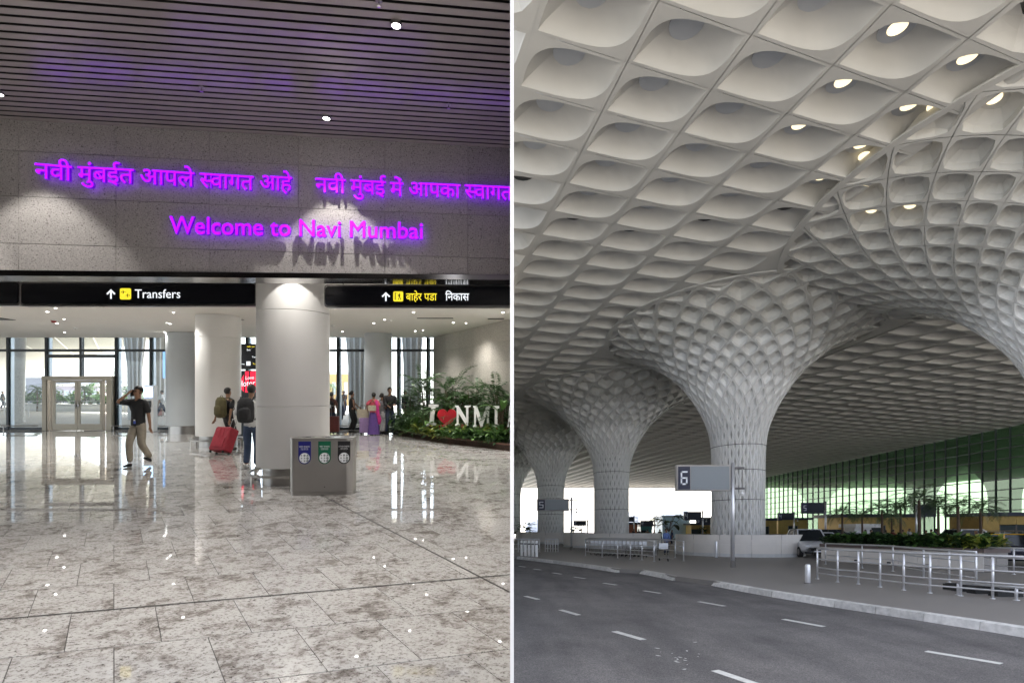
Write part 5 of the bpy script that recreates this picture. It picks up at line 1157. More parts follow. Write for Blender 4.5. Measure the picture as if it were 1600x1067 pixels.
for ci, (cx, cy) in enumerate(CENT):
    NS = NSS[ci]; KR = (RR[ci]-1.65)/6.85; rowsn = make_rows(); PRk = [(1.65 + (r-1.65)*KR if r > 1.65 else r, z) for r, z in PR]
    t = thing('mushroom_column', names[ci], 'column', (cx, cy, 0), 'flaring latticed columns of the canopy'); n_part = 0; rest = MB()
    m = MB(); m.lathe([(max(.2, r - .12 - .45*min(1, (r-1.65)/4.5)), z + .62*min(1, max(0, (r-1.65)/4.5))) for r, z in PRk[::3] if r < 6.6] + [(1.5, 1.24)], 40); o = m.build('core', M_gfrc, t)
    if cx < 9: clip_x(o)
    cand = []
    for j in range(len(rowsn)):
        for i in range(NS):
            ph = 2*PI*(i + (.5 if j % 2 else 0))/NS; r, z, _ = pa(rowsn[j]); wx, wy = cx + r*math.cos(ph), cy + r*math.sin(ph)
            dmine = r; other = min(math.hypot(wx-q[0], wy-q[1])/RR[k] for k, q in enumerate(CENT) if k != ci)
            if other < dmine/RR[ci] - .17: continue
            if wx < EDGE: continue
            cand.append(((not (-60 < proj(wx, wy, z)[0] - 800 < 840 and proj(wx, wy, z)[1] > -40)) * 2 + int(math.sin(ph) > .45 and r < 4), j, ph, r, z, wx, wy))
    cand.sort(key=lambda q: q[0])
    lamps_ = set()
    if ci == 0:
        for lq in lit:
            if lq in used: continue
            best = min(((math.hypot(lq[0]-proj(q[5], q[6], q[4])[0], lq[1]+14-proj(q[5], q[6], q[4])[1]), q[1], q[2]) for q in cand if (q[1], q[2]) not in lamps_ and q[3] > 2.5 and math.sin(q[2]) < .9), default=(999, 0, 0))
            if best[0] < 60: lamps_.add(best[1:]); used.add(lq)
    for bk_, j, ph, r, z, wx, wy in cand:
        V, fs, pt, dep = cell_geo(j, ph)
        V = [(max(v[0], EDGE - cx), v[1], v[2]) for v in V]
        if n_part < 296:
            q = MB(); q.add(V, fs); me = q.mesh('lattice_panel', M_gfrc if r > (5.2 if ci else 4) else (M_colm if r > 3.2 else M_col)); o = link('lattice_panel', me, t); n_part += 1  # lit tone on the shaft, shaded tone out on the flare
            px, py = proj(wx, wy, z)
            if (j, ph) in lamps_:
                if True:
                    if True:
                        q = MB(); c3 = Vector(pt(0, -.10, dep*.88)); e1 = (Vector(pt(.3, -.10, dep*.88)) - c3).normalized(); e2 = (Vector(pt(0, .1, dep*.88)) - c3).normalized()
                        rr_ = .20; ax_ = e1.cross(e2).normalized()*.02; q.add([tuple(c3 + e1*rr_*math.cos(2*PI*a/16) + e2*rr_*math.sin(2*PI*a/16) + sg*ax_) for sg in (-1, 1) for a in range(16)], [tuple(range(16))[::-1], tuple(range(16, 32))] + [(a, (a+1) % 16, 16+(a+1) % 16, 16+a) for a in range(16)])
                        q.build('lamp_disc', M_warm, o)
        else: rest.add(V, fs)
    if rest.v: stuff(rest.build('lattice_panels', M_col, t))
    m = MB(); m.lathe([(RR[ci]-.05, ZC-.012), (RR[ci]+.22, ZC-.008), (RR[ci]+.22, ZC+.06)], 80)
    keep = [f for f in m.f if all(m.v[i][0] + cx > EDGE for i in f) and min(math.hypot(m.v[f[0]][0]+cx-q[0], m.v[f[0]][1]+cy-q[1]) - RR[k] for k, q in enumerate(CENT) if k != ci) > -.3]
    m.f = keep; m.m = [0]*len(keep); m.build('edge_ring', M_gfrc, t)
    if ci:
        for zz in (3.55, 5.45, 7.05):
            r, _, _ = (1.652, 0, 0) if zz < 6 else (1.715, 0, 0); m = MB(); m.lathe([(r, zz-.018), (r+.006, zz-.015), (r+.006, zz+.015), (r, zz+.018)], 48); o = m.build('seam', M_joint, t)
            if cx < 9: clip_x(o)
# round marble drums at the feet
for (cx, cy), rr, lb, h in ((CENT[1], 3.95, 'cream marble drum wall around the foot of the largest column', 1.33), (CENT[2], 4.6, 'cream marble drum around the second column behind the trolley railing', 1.33), (CENT[3], 4.3, 'cream marble drum around the third column', 1.33), (CENT[4], 4.3, 'cream marble drum around the fourth column at the left edge', 1.33)):
    t = thing('drum_planter', lb, 'planter wall', (cx, cy, 0), 'marble drums at the column feet')
    nseg = 14
    for k in range(nseg):
        a0, a1 = 2*PI*k/nseg + .002, 2*PI*(k+1)/nseg - .002
        mx_ = cx + rr*math.cos((a0+a1)/2)
        if cx + rr*math.cos(a0) < EDGE or cx + rr*math.cos(a1) < EDGE: continue
        for z0, z1, mm, dr2 in ((.0, .20, mat('skirt_stone', (.56, .56, .55), .3, var=.15), .03), (.203, .76, M_marble, 0), (.763, h, M_marble, 0)):
            m = MB(); m.lathe([(rr-dr2-.12, z1), (rr-dr2, z1), (rr-dr2, z0)], 6, a0=a0, a1=a1); m.build('marble_panel' if mm is M_marble else 'base_panel', mm, t)
    m = MB(); m.lathe([(.0005, h-.02), (rr-.10, h-.02), (rr-.1, h-.3)], 40); o = m.build('top', M_soil, t)
    if cx < 5: clip_x(o)
# --- glass terminal front
GX = 62.0; tf_ = thing('terminal_facade', 'long green glass terminal front gridded with dark mullions', 'glass wall', (GX, 64, 0)); SP = 1.9; n = int((153-60)/SP); cnt = 0; restp = MB()
y0_ = -6
zs_ = [4.1 + 1.3*k for k in range(8)] + [ZC]
order = []
for i in range(n):
    ya, yb = y0_ + i*SP, y0_ + (i+1)*SP
    m = MB(); m.box(-.12, .10, ya-.045, ya+.045, 0, ZC); m.build('mullion', M_frame, tf_)
    order += [(ya, yb, a, b) for a, b in zip([.1] + zs_[:-1], zs_)]
for z in zs_[:-1]: m = MB(); m.box(-.07, .08, y0_, y0_+n*SP, z-.055, z+.055); m.build('transom', M_frame, tf_)
for k, (ya, yb, a, b) in enumerate(order):
    if k < 300: m = MB(); m.box(0, .015, ya+.045, yb-.045, a+.055, b-.055); m.build('pane', M_gglass, tf_)
    else: restp.box(0, .015, ya+.045, yb-.045, a+.055, b-.055)
stuff(restp.build('panes', M_gglass, tf_))
prl = [(9.5, ZC)] + [(r*1.15, z) for r, z in prof0[1:]]
for x, y, lb in ((78, 131, 'green tinted funnel column behind the glass, narrow and far'), (80, 100, 'green tinted funnel column behind the glass over the palms'), (76, 79, 'large green tinted funnel column behind the glass at the right edge')):
    t = thing('interior_column', lb, 'column', (x, y, 0), 'funnel columns inside the terminal'); m = MB(); m.lathe([(r, z) for r, z in prl], 40); m.build('shaft', M_int, t, smooth=True)
    m = MB(); m.lathe([(2.1, .0), (2.1, 1.2), (1.9, 1.2)], 30); m.build('foot', M_marble, t, smooth=True)
m = MB(); m.box(63.0, 119, 40, 153, ZC - .0, ZC + .2); t = thing('terminal_roof', 'plain ceiling inside the terminal behind the glass', 'ceiling', (0, 0, 0)); m.build('soffit', M_int, t)
# --- signs with gate numbers
def seven(dg, m, x, z, w, h, th):
    segs = {'6': 'afgedc', '5': 'afgcd', '4': 'fgbc', '2': 'abged', '3': 'abgcd', '7': 'abc', '8': 'abcdefg'}[dg]
    B_ = dict(a=(0, h-th, w, h), g=(0, h/2-th/2, w, h/2+th/2), d=(0, 0, w, th), f=(0, h/2, th, h), b=(w-th, h/2, w, h), e=(0, 0, th, h/2), c=(w-th, 0, w, h/2))
    for s in segs: a, b, c, d = B_[s]; m.box(x+a, x+c, -.012, 0, z+b, z+d)
def gate_sign(label, px0, px1, py0, py1, Y, dg, polepx, base=True, left=True, pan=M_sgrey, hd=M_sdark, side=1):
    X0, X1 = pr(px0, Y), pr(px1, Y); xp = pr(polepx, Y); z1, z0 = pr(0, Y, py0)[2], pr(0, Y, py1)[2]; t = thing('gate_sign', label, 'sign', (xp, Y, 0), 'gate number displays on posts'); w = X1-X0; x0 = X0-xp
    m = MB(); m.box(x0, x0+w, 0, .22, z0, z1); m.build('cabinet', M_steel if pan is M_sgrey else M_sdark, t)
    b = .03*w; dw = w*.25
    m = MB(); m.box(x0+dw+b*.4, x0+w-b, -.008, -.001, z0+b, z1-b); m.build('display_panel', pan, t)
    m = MB(); m.box(x0+b, x0+dw, -.008, -.001, z0+b, z1-b); nf = m.build('number_panel', hd, t)
    if dg:
        m = MB(); h = (z1-z0)*.52; m_w = dw*.5; seven(dg, m, x0+b+dw*.18, (z0+z1)/2-h/2, m_w, h, h*.11); m.v = [(x, y-.009, z) for x, y, z in m.v]; m.build('digit', M_lite, nf)
    m = MB(); m.tube([(0, .11, 0), (0, .11, z1+.12)], .085, 12); m.build('post', M_rail, t, smooth=True)
    m = MB(); m.lathe([(.12, 0), (.12, .25), (.09, .28)], 12, (0, .11, 0)); m.build('collar', M_steel, t)
    for zz in (z0+.12, z1-.12): m = MB(); m.box(min(0, x0+w)-.02, max(0, x0+w)+.50*side, .08, .14, zz-.04, zz+.04); m.build('bracket', M_steeld, t)
    m = MB(); m.ball((.42*side, .11, z0-.12), .09, 10); m.tube([(.42*side, .11, z0+.1), (.42*side, .11, z0-.05)], .02, 6); m.build('camera', M_white, t)
    m = MB(); m.tube([(.42*side, .11, z0+.12), (.42*side, .11, z1-.12)], .03, 6); m.build('strut', M_steel, t)
    return t
gate_sign('large grey gate display with number 6 on a steel post', 1057, 1142, 726, 767, 22.0, '6', 1146.5)
gate_sign('grey gate display with number 5 on a post at the left', 839, 889, 779, 798, 41.5, '5', 893)
for a, b, c, d, Y, g, pp, lb in ((896, 916, 813, 821, 66, '2', 918, 'small dark gate display with number 2, right of the gate 5 post'), (1001, 1021, 813, 821.5, 68, '2', 1023, 'small dark display with number 2 left of the blue glass kiosk'), (1069, 1096, 799, 812.5, 60, '4', 1098.5, 'dark gate display with number 4 left of the largest column'),
                             (1088, 1110, 808, 818, 72, '3', 1111.5, 'dark gate display with number 3 just behind number 4'), (1216, 1240, 801, 812, 62, '4', 1241.5, 'dark gate display with number 4 right of the largest column'), (1253, 1287, 785, 802, 47, '5', 1291, 'dark gate display with number 5 over the parked cars'), (1437, 1463, 789, 807, 49, None, 1433, 'dark blank display among the palms'), (981, 990, 807, 815, 70, None, 991, 'small dark display right beside the second column')):
    gate_sign(lb, a, b, c, d, Y, g, pp, pan=mat('display_off', (.03, .034, .045), .4), hd=mat('display_off_blue', (.03, .034, .07), .4))
# --- railings
def railing(label, pts, hgt=1.0, rails=(1.0, .66, .38, .20), post=.028, cat='railing', ends=True, rr=.026):
    P0 = Vector(pts[0]); t = thing('steel_railing', label, cat, (P0.x, P0.y, 0), 'stainless steel railings on the pavement'); q = [Vector(p)-P0 for p in pts]
    for p in q: m = MB(); m.tube([(p.x, p.y, 0), (p.x, p.y, hgt-.015)], post, 10); m.lathe([(post*2, 0), (post*2, .012), (post, .015)], 10, (p.x, p.y, 0)); m.build('post', M_rail, t, smooth=True)
    for z in rails:
        off = post*.9 if z < hgt else 0
        m = MB(); m.tube([(p.x, p.y - off, z*hgt) for p in q], rr*(1.3 if z == 1.0 else .8), 8); m.build('rail', M_rail, t, smooth=True)
    return t
railing('long front steel railing with four rails beside the kerb', [gr(1277, 904), gr(1308.7, 909), gr(1341, 912), gr(1375, 916.5), gr(1412, 921.5), gr(1453, 926), gr(1501, 930.5), gr(1551, 935), (gr(1551, 935)[0]+.6, gr(1551, 935)[1]-1.5)], 1.0)
railing('rear steel railing running in front of the marble planter', [gr(1290, 881), gr(1347, 887), gr(1395, 892), gr(1443, 903), gr(1483, 909), gr(1525, 916)], .98, rails=(1.0, .72, .45, .25))
railing('third short railing near the taxi at the right edge', [gr(1525, 893), gr(1584, 897), gr(1640, 901)], .95, rails=(1.0, .6, .3))
for px, py in ((1262, 911), (1119, 871)):
    x, y = gr(px, py); t = thing('bollard', 'thick steel bollard ' + ('at the near end of the front railing' if px > 1200 else 'in front of the marble drum of the largest column'), 'bollard', (x, y, 0)); hb_ = .55 if px > 1200 else .93; m = MB(); m.lathe([(.075, 0), (.075, hb_), (.05, hb_+.03), (.0005, hb_+.035)], 14); m.build('tube', M_rail, t, smooth=True); m = MB(); m.lathe([(.1, 0), (.1, .02), (.076, .025)], 14); m.build('base', M_steeld, t)
t_ = railing('low bar railing with short posts in front of the wheel stops', [gr(1497, 929), gr(1588, 937.5), gr(1680, 947)], .30, rails=(1.0,), post=.03)
for k, px in enumerate((1489, 1509, 1535, 1570)):
    x, y = gr(px, (921, 923, 926.5, 931)[k]); t = thing('wheel_stop', ['leftmost small black rubber block behind the front railing', 'second black rubber block behind the front railing', 'third black rubber block behind the front railing', 'rightmost black rubber block behind the front railing'][k], 'wheel stop', (x, y, 0), 'black rubber blocks behind the railing')
    m = MB(); w = .28 if k else .16; m.prism([(-w, -.12), (w, -.17), (w, .10), (-w, .14)], 0, .16); m.build('block', M_rubber, t); m = MB()
    for a in range(5): m.box(-w*.8+a*w*.38, -w*.8+a*w*.38+.05, -.15, .1, .161, .175)
    m.build('ridges', M_black, t)
railing('railing pen around the luggage trolleys in front of the second drum', [gr(915, 868), gr(941, 870), gr(965, 871.5), gr(985, 873), gr(1003, 874.5), gr(1022, 877)], 1.05, rails=(1.0, .74, .48, .26), post=.035)
railing('back side of the trolley pen, ending by the largest drum', [gr(919, 862), gr(975, 864), gr(1025, 867), gr(1055, 871), gr(1068, 876)], 1.02, rails=(1.0, .7, .4), post=.035)
for lb, a, b in (('white low fence at the far left of the pavement', (EDGE + .06, gr(806, 862)[1]), gr(843, 862)), ('white low fence left of the gate 5 post', gr(852, 861.5), gr(872, 862))):
    A_, B_ = Vector(a), Vector(b); railing(lb, [tuple(A_.lerp(B_, f/5)) for f in range(6)], .95, rails=(1.0, .6, .25), post=.035)
for k in range(5):
    x, y = gr(815 + k*5.8, 868.0 + k*.4); t = thing('bollard', ['leftmost', 'second', 'middle', 'fourth', 'rightmost'][k] + ' of the five white bollards at the kerb on the far left', 'bollard', (x, y, 0), 'white bollards at the kerb'); m = MB(); m.lathe([(.085, 0), (.085, .92), (.06, .96), (.0005, .97)], 12); m.build('tube', M_white, t, smooth=True); m = MB(); m.lathe([(.087, .72), (.09, .72), (.09, .80), (.087, .80)], 12); m.build('band', M_steeld, t)
# --- luggage trolleys
def trolley():
    t = thing('luggage_trolley', 'x', 'trolley', (0, 0, 0), 'luggage trolleys in the pen')
    m = MB(); 
    for s in (-.26, .26): m.tube([(s, -.45, .14), (s, .38, .16), (s, .42, .95), (s, .50, 1.02)], .016, 6)
    m.tube([(-.26, .50, 1.02), (.26, .50, 1.02)], .02, 6); m.build('frame', M_steel, t)
    m = MB()
    for k in range(5): m.box(-.25, .25, -.42+k*.18, -.38+k*.18, .15, .165)
    m.build('deck', M_steel, t)
    m = MB(); m.box(-.24, .24, .36, .38, .62, .92); m.build('notice_board', M_lite, t); m = MB(); m.box(-.22, .22, .18, .38, .6, .615); m.tube([(-.22, .18, .6), (-.22, .18, .72), (.22, .18, .72), (.22, .18, .6)], .008, 5); m.build('basket', M_steel, t)
    for x, y in ((-.22, .36), (.22, .36), (0, -.42)): m = MB(); m.tube([(x-.015, y, .065), (x+.015, y, .065)], .065, 10); m.build('wheel', M_rubber, t)
    return t
T0 = trolley(); random.seed(2); first = True
for k in range(13):
    px = 930 + k*6.4; x, y = gr(px, 867 + k*.25); lb = '%s luggage trolley from the left in the nested row inside the railing pen' % ['first', 'second', 'third', 'fourth', 'fifth', 'sixth', 'seventh', 'eighth', 'ninth', 'tenth', 'eleventh', 'twelfth', 'thirteenth'][k]
    if first: T0.location = wz(x, y, 0); T0['label'] = lb; first = False
    else: copy_tree(T0, None, (x, y, 0), lb)
copy_tree(T0, None, (*gr(1040, 876), 0), 'single luggage trolley standing in front of the man in blue')
# --- rectangular marble planter
pa_, pb_ = Vector(gr(1283, 876)), Vector(gr(1537, 894)); d = (pb_-pa_).normalized(); nrm = Vector((-d.y, d.x)); nrm = nrm if nrm.x > 0 else -nrm; L = (pb_-pa_).length
t = thing('long_planter', 'long cream marble planter with green leaves behind the railings', 'planter', (pa_.x, pa_.y, 0)); Wd = 1.25
NP = 9
for k in range(NP):
    a, b = d*(L*k/NP+.006), d*(L*(k+1)/NP-.006); m = MB(); m.prism([(a.x, a.y), (b.x, b.y), (b.x+nrm.x*.08, b.y+nrm.y*.08), (a.x+nrm.x*.08, a.y+nrm.y*.08)], .02, .74); m.build('marble_panel', M_marble, t)
    if k in (2, 4, 6): 
        c = (a+b)/2 - nrm*.02; m = MB(); m.box(c.x-.07, c.x+.03, c.y-.05, c.y+.05, .10, .18); m.build('spout', M_black, t)
for k in range(2):
    a, b = d*L + nrm*(Wd*k/2+.02), d*L + nrm*(Wd*(k+1)/2-.01); m = MB(); m.prism([(a.x, a.y), (b.x, b.y), (b.x-d.x*.08, b.y-d.y*.08), (a.x-d.x*.08, a.y-d.y*.08)], .02, .74); m.build('end_panel', mat('grey_stone', (.27, .25, .23), .6, var=.1), t)
M_cop = mat('coping_stone', (.13, .10, .09), .7, var=.1); e = d*L + nrm*Wd
m = MB(); m.prism([(-nrm.x*.05-d.x*.05, -nrm.y*.05-d.y*.05), (d.x*(L+.05)-nrm.x*.05, d.y*(L+.05)-nrm.y*.05), (e.x+d.x*.05+nrm.x*.05, e.y+d.y*.05+nrm.y*.05), (nrm.x*Wd, nrm.y*Wd)], .742, .90); m.build('coping', M_cop, t)
random.seed(8); pts = []
for k in range(300):
    f, g_ = random.random(), random.random(); p = pa_ + d*(L*(f*.98+.01)) + nrm*(.12 + g_*(Wd-.4)); pts.append((p.x, p.y, .88))
m = cover('c', '', pts, (M_leafd, M_leafg, M_leafy), 1.25); m.m = [2 if (q == 2 and m.v[f[0]][1] < 23.5) else (0 if q == 2 else q) for q, f in zip(m.m, m.f)]
stuff(tag(m.build('planter_foliage', [M_leafd, M_leafg, M_leafy]), 'dense green and yellowish foliage filling the long marble planter', 'foliage'))
# --- palms behind the planter
for px, Y, s, lb in ((1316, 40, .95, 'leftmost palm behind the long planter'), (1347, 42, .9, 'second palm from the left behind the planter'), (1378, 38, 1.0, 'third palm from the left behind the planter'), (1407, 39, 1.05, 'palm behind the planter left of the tallest one'), (1436, 33, 1.15, 'tallest palm, with brown trunk, behind the planter'), (1466, 36, 1.05, 'palm in front of the blank display'), (1497, 31, .98, 'leaning palm right of the blank display'), (1532, 33, .95, 'rightmost palm, in front of the golden entrance'), (1393, 44, .85, 'thin palm between two others at the golden kiosk')):
    p = plant('palm', lb, (pr(px, Y), Y, .0), (M_palm, M_bark), s*1.4, int(px) % 3, 'palm_tree', 'young palms behind the long planter', 'palm tree')
for px, Y, s, k, lb in ((1100, 60, 2.2, 'leafy', 'round dark shrub left of the largest column'), (1045, 75, 3.0, 'broad', 'dark bush behind the gate 4 display'), (905, 62, 2.6, 'leafy', 'low dark shrub right of the gate 5 post'), (822, 70, 4.2, 'leafy', 'green shrub at the far left of the forecourt'), (893, 58, 2.2, 'leafy', 'dark shrub behind the gate 5 post')):
    plant(k, lb, (pr(px, Y), Y, 1.35 if Y < 80 else 0), (M_leafd if px > 850 else M_fern, M_bark), s, 0, 'shrub', None, 'shrub')
# --- golden kiosks and entrances along the terminal
def kiosk(label, px0, px1, py0, Y, dep, mm=M_gold, roof=M_sdark, doors=3, h=None, cat='entrance', nm='entrance_kiosk'):
    x0, x1 = pr(px0, Y), pr(px1, Y); h = pr(0, Y, py0)[2]; w = x1-x0; t = thing(nm, label, cat, (x0, Y, 0))
    m = MB(); m.box(0, w, dep-.1, dep, 0, h); m.build('back_wall', mm, t)
    nb = max(2, int(w/1.6))
    for k in range(nb):
        a, b = w*k/nb+.02, w*(k+1)/nb-.02
        if doors and nb//3 <= k < nb//3 + doors:
            m = MB(); m.box(a, b, 0, .1, h*.72, h); m.build('wall_panel', mm, t); m = MB(); m.box(a+.05, b-.05, .03, .05, 0, h*.70); g_ = m.build('glass_door', mat('dark_glass', (.05, .06, .06), .1), t); m = MB(); m.box(a, a+.05, 0, .08, 0, h*.715); m.box(b-.05, b, 0, .08, 0, h*.715); m.build('door_frame', M_steel, g_)
        else: m = MB(); m.box(a, b, 0, .12, 0, h); m.build('wall_panel', mm, t)
    m = MB(); m.box(-.4, w+.4, -.8, dep+.2, h+.003, h+.35); m.build('roof', roof, t)
    for s in (0, w-.12): m = MB(); m.box(s, s+.12, .12, dep-.1, 0, h); m.build('side_wall', mm, t)
kiosk('golden panelled entrance with dark roof behind the palms', 1312, 1432, 808, 57, 4, doors=2); kiosk('golden entrance with glass doors at the right edge', 1536, 1640, 806, 52, 4, doors=4); kiosk('small golden kiosk just right of the largest column', 1190, 1214, 813, 80, 3, doors=1); kiosk('gold and dark panelled kiosk behind the silver car', 1216, 1262, 812, 84, 3, doors=1)
kiosk('small golden kiosk seen left of the largest column', 1080, 1112, 820, 95, 3, doors=1)
M_bl = mat('pale_blue_glass', (.66, .84, .95), .3)
kiosk('pale blue glass box kiosk in the bright gap', 1035, 1078, 808, 100, 5, mm=M_bl, roof=M_framel, doors=0, cat='kiosk', nm='glass_kiosk'); kiosk('green glass booth left of the blue kiosk', 1001, 1019, 822, 90, 3, mm=mat('teal_glass', (.10, .26, .24), .2), roof=M_sdark, doors=1, cat='booth', nm='glass_booth')
kiosk('white service cabinet right of the silver car', 1335, 1362, 824, 48, 1.5, mm=M_white, roof=M_white, doors=0, cat='cabinet', nm='service_cabinet'); kiosk('orange and dark booth right of the second column', 983, 996, 819, 88, 2, mm=mat('brick_orange', (.35, .12, .06), .7), roof=M_sdark, doors=0, cat='booth', nm='glass_booth')
# distant buildings and tree line beyond the canopy
random.seed(12)
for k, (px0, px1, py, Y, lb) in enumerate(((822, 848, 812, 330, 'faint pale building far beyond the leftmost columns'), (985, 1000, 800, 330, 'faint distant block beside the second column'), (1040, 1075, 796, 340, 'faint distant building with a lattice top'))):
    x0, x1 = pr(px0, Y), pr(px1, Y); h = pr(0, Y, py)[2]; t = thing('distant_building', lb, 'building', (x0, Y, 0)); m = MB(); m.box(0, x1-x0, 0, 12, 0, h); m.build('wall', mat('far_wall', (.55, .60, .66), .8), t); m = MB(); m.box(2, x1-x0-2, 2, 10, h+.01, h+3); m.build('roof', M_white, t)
for px, Y, h in ((1018, 150, 6), (1068, 155, 7)):
    x = pr(px, Y); t = thing('tree', 'small far tree beyond the canopy ' + ('left' if px < 1040 else 'right') + ' of the blue kiosk', 'tree', (x, Y, 0)); random.seed(px); m = MB(); m.tube([(0, 0, 0), (0, 0, h*.5)], [.2, .12], 6); m.build('trunk', M_bark, t); m = MB()
    for k in range(260): a = random.uniform(0, 6.28); r_ = random.uniform(0, h*.32); z = h*.62 + random.uniform(-.3, .3)*h*(1-(r_/(h*.4))**2); blade(m, (r_*math.cos(a), r_*math.sin(a), z), a, .6, random.uniform(-.5, .9), w=.16, n=2)
    m.build('crown', M_leafd, t)
# --- cars
M_cg = mat('car_glass', (.012, .015, .018), .12, spec=.35); M_hl = mat('headlamp', (.7, .72, .75), .1, .3); M_tl = mat('tail_lamp', (.4, .01, .01), .2)
def car(label, px, Y, yaw, paint, kind='sedan', roofm=None, rack=False, name='parked_car', group='cars standing on the forecourt'):
    t = thing(name, label, 'car', (pr(px, Y), Y, 0), group); co, si = math.cos(yaw), math.sin(yaw)
    def put(m, nm, mm, par=None, smooth=False): m.v = [(x*co - y*si, x*si + y*co, z) for x, y, z in m.v]; return m.build(nm, mm, par or t, smooth=smooth)
    tall = kind == 'suv'; zb, zt_ = (.98, 1.68) if tall else (.90, 1.45)
    st = [(-2.12, .42, .74, .70), (-2.05, .30, .88, .80), (-1.5, .24, zb, .84), (-.6, .22, zb+.02, .86), (.5, .22, zb, .86), (1.2, .24, zb-.06, .85), (1.75, .28, zb-.18, .80), (2.05, .32, .66, .70), (2.12, .40, .58, .62)]
    if kind == 'van': st = [(-2.1, .4, 1.2, .78), (-2.0, .28, 1.3, .84), (-1, .22, 1.05, .86), (1.0, .22, 1.0, .86), (1.7, .26, .85, .8), (2.05, .32, .66, .7)]
    def sec(zl, zh, hw): return [(-hw*.86, zl), (-hw, zl+.12), (-hw*1.01, (zl+zh)/2), (-hw*.985, zh-.08), (-hw*.90, zh), (0, zh+.03), (hw*.90, zh), (hw*.985, zh-.08), (hw*1.01, (zl+zh)/2), (hw, zl+.12), (hw*.86, zl)]
    m = MB(); V = []; n = 11
    for x, zl, zh, hw_ in st: V += [(x, y, z) for y, z in sec(zl, zh, hw_)]
    k = len(st); m.add(V, [(i*n+j, i*n+(j+1) % n, (i+1)*n+(j+1) % n, (i+1)*n+j) for i in range(k-1) for j in range(n)] + [tuple(range(n)), tuple((k-1)*n+j for j in range(n))[::-1]]); put(m, 'body', paint, smooth=True)
    xa = (-2.0, -1.45, .25, .95) if tall or kind == 'van' else (-1.75, -1.0, .35, 1.15)
    m = MB(); hw_ = .80; q = [(xa[0], hw_*.97, zb-.02), (xa[3], hw_*.97, zb-.04), (xa[2], hw_*.78, zt_-.05), (xa[1], hw_*.78, zt_-.05)]
    V = [(x, y, z) for x, y, z in q] + [(x, -y, z) for x, y, z in q]; m.add(V, [(0,1,2,3), (7,6,5,4), (1,5,6,2), (0,3,7,4), (3,2,6,7)]); put(m, 'windows', M_cg)
    m = MB(); V = [(xa[1]-.06, y, z) for y, z in ((-.64, zt_-.06), (.64, zt_-.06))] ; m.box(xa[1]-.05, xa[2]+.05, -.66, .66, zt_-.055, zt_-.01); m.v = [(x, y*(1 if z < zt_-.03 else .93), z) for x, y, z in m.v]; put(m, 'roof', roofm or paint)
    m = MB()
    for s in (-1, 1):
        for i0, i1 in ((0, 3), (1, 2)): a, b = Vector((q[i0][0], s*q[i0][1]*1.005, q[i0][2])), Vector((q[i1][0], s*q[i1][1]*1.01, q[i1][2])); m.tube([a, b], .038, 6)
        for xx in (-.35,): m.tube([(xx, s*hw_*.975, zb-.02), (xx, s*hw_*.79, zt_-.05)], .035, 6)
    put(m, 'pillars', roofm or paint)
    for x in (-1.30, 1.32):
        for s in (-1, 1):
            m = MB(); m.tube([(x, s*.66, .31), (x, s*.87, .31)], .31, 20); w_ = put(m, 'wheel', M_rubber); m = MB(); m.tube([(x, s*.865, .31), (x, s*.882, .31)], .19, 14); put(m, 'rim', M_steel, w_)
    for s in (-1, 1):
        m = MB(); m.ball((1.92, s*.55, .66), .13, 10, sx=1.1, sy=1.5, sz=.7); put(m, 'headlight', M_hl, smooth=True)
        m = MB(); m.box(-2.13, -2.0, s*.62-.12, s*.62+.12, .68, .88); put(m, 'tail_light', M_tl)
        m = MB(); m.ball((.78, s*.93, zb+.05), .09, 8, sx=.8, sy=1.2); put(m, 'mirror', paint, smooth=True)
    m = MB(); m.box(2.06, 2.14, -.36, .36, .42, .56); put(m, 'grille', M_black); m = MB(); m.box(2.13, 2.15, -.26, .26, .34, .42); put(m, 'number_plate', M_lite)
    m = MB(); m.box(1.95, 2.13, -.7, .7, .26, .34); put(m, 'bumper', M_black if kind == 'suv' else paint)
    if rack:
        m = MB(); 
        for y in (-.5, 0, .5): m.tube([(-.9, y, zt_+.12), (.3, y, zt_+.12)], .018, 5)
        for x in (-.9, -.3, .3): m.tube([(x, -.5, zt_-.01), (x, -.5, zt_+.12), (x, .5, zt_+.12), (x, .5, zt_-.01)], .018, 5)
        put(m, 'roof_rack', M_steel)
    return t
cs_ = mat('car_silver', (.55, .56, .58), .3, .15, coat=.5); cw = mat('car_white', (.70, .71, .72), .2, coat=.6); cb_ = mat('car_black', (.012, .013, .03), .15, coat=.8); cy_ = mat('taxi_yellow', (.75, .42, .01), .3, coat=.5); cgr = mat('car_grey', (.12, .13, .14), .25, .4)
car('silver car facing the camera beside the marble drum', 1262, 31.5, -PI/2 - .25, cs_, 'suv'); car('black and yellow taxi with a roof rack at the right edge', 1580, 23.6, -.6, cb_, 'sedan', cy_, True, 'taxi')
car('white hatchback just behind the silver car', 1284, 38, -PI/2 + .35, cw, 'sedan'); car('pale car behind the planter beside the white cabinet', 1328, 46, .2, cw, 'sedan'); car('dark grey car between the white cabinet and silver car', 1306, 43, -.9, cgr, 'suv'); car('white car behind the rightmost palms', 1518, 37, .1, cw, 'suv')
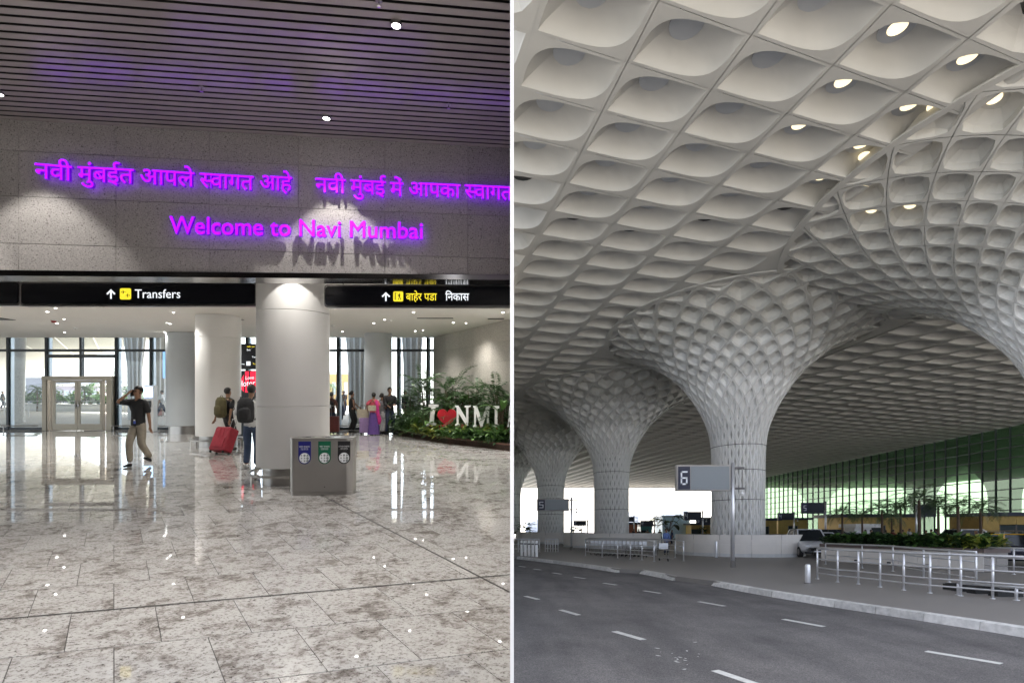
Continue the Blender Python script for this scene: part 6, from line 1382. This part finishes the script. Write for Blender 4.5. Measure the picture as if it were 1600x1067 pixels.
car('dark car partly hidden beyond the white car on the right', 1560, 42, .1, cgr, 'sedan')
# --- people on the forecourt
lb2 = cloth('blue_shirt', (.10, .16, .36))
person('man in light blue shirt standing behind the trolleys by the largest drum', (pr(1041, 33.5), 33.5, 0), 0, 1.72, top=lb2, bottom=nv, seg=1, hands=((-.15, -.3, .95), (.15, -.3, .95)), sleeve='long')
ppl = [(1352, 44, 'red shirt person behind the planter left of the palms', (.25, .03, .02)), (1361, 41, 'person in pale grey behind the planter beside the second palm', (.35, .36, .4)), (1384, 46, 'person in white with bare head behind the third palm', (.6, .58, .5)), (1411, 45, 'person in orange behind the planter', (.5, .15, .04)), (1421, 47, 'person holding a white sheet near the tallest palm', (.6, .6, .6)), (1447, 44, 'person in white top right of the tallest palm', (.6, .6, .62)), (1455, 42, 'person in grey under the blank display', (.2, .2, .24)), (1463, 43, 'person in dark navy under the blank display', (.03, .04, .09)), (1478, 46, 'person in black between palms on the right', (.02, .02, .02)), (1490, 40, 'person in purple near the leaning palm', (.12, .06, .16)), (1525, 30, 'person in grey green before the white car', (.13, .16, .13)), (1396, 43, 'person in dark red behind the thin palm', (.16, .03, .03)),
       (990, 62, 'person in black at the gap right of the second drum', (.02, .02, .02)), (998, 66, 'person in dark clothes beside the glass booth', (.04, .04, .05)), (1012, 60, 'person in brown in the gap between the drums', (.12, .07, .05)), (1022, 64, 'person in maroon in the gap between the drums', (.16, .03, .04)), (1031, 58, 'person in black just left of the man in blue', (.02, .02, .025)), (1050, 61, 'person in dark blue right behind the man in blue', (.03, .05, .12))]
for k, (px, Y, lb, c) in enumerate(ppl):
    person(lb, (pr(px, Y), Y, 0), random.uniform(-3, 3), random.uniform(1.6, 1.76), top=cloth('c%d' % k, c), bottom=nv if k % 2 else bk, face=False, seg=0)

# =================================================================== the thin white partition between the two halves
SH = 0.0
m = MB(); m.box(-.0072, .0072, 2.0, 96, -34, 5.85)
t = thing('partition_wall', 'thin white partition seen edge-on between the hall and the forecourt', 'wall', (0, 0, 0)); m.build('panel', M_edge, t)
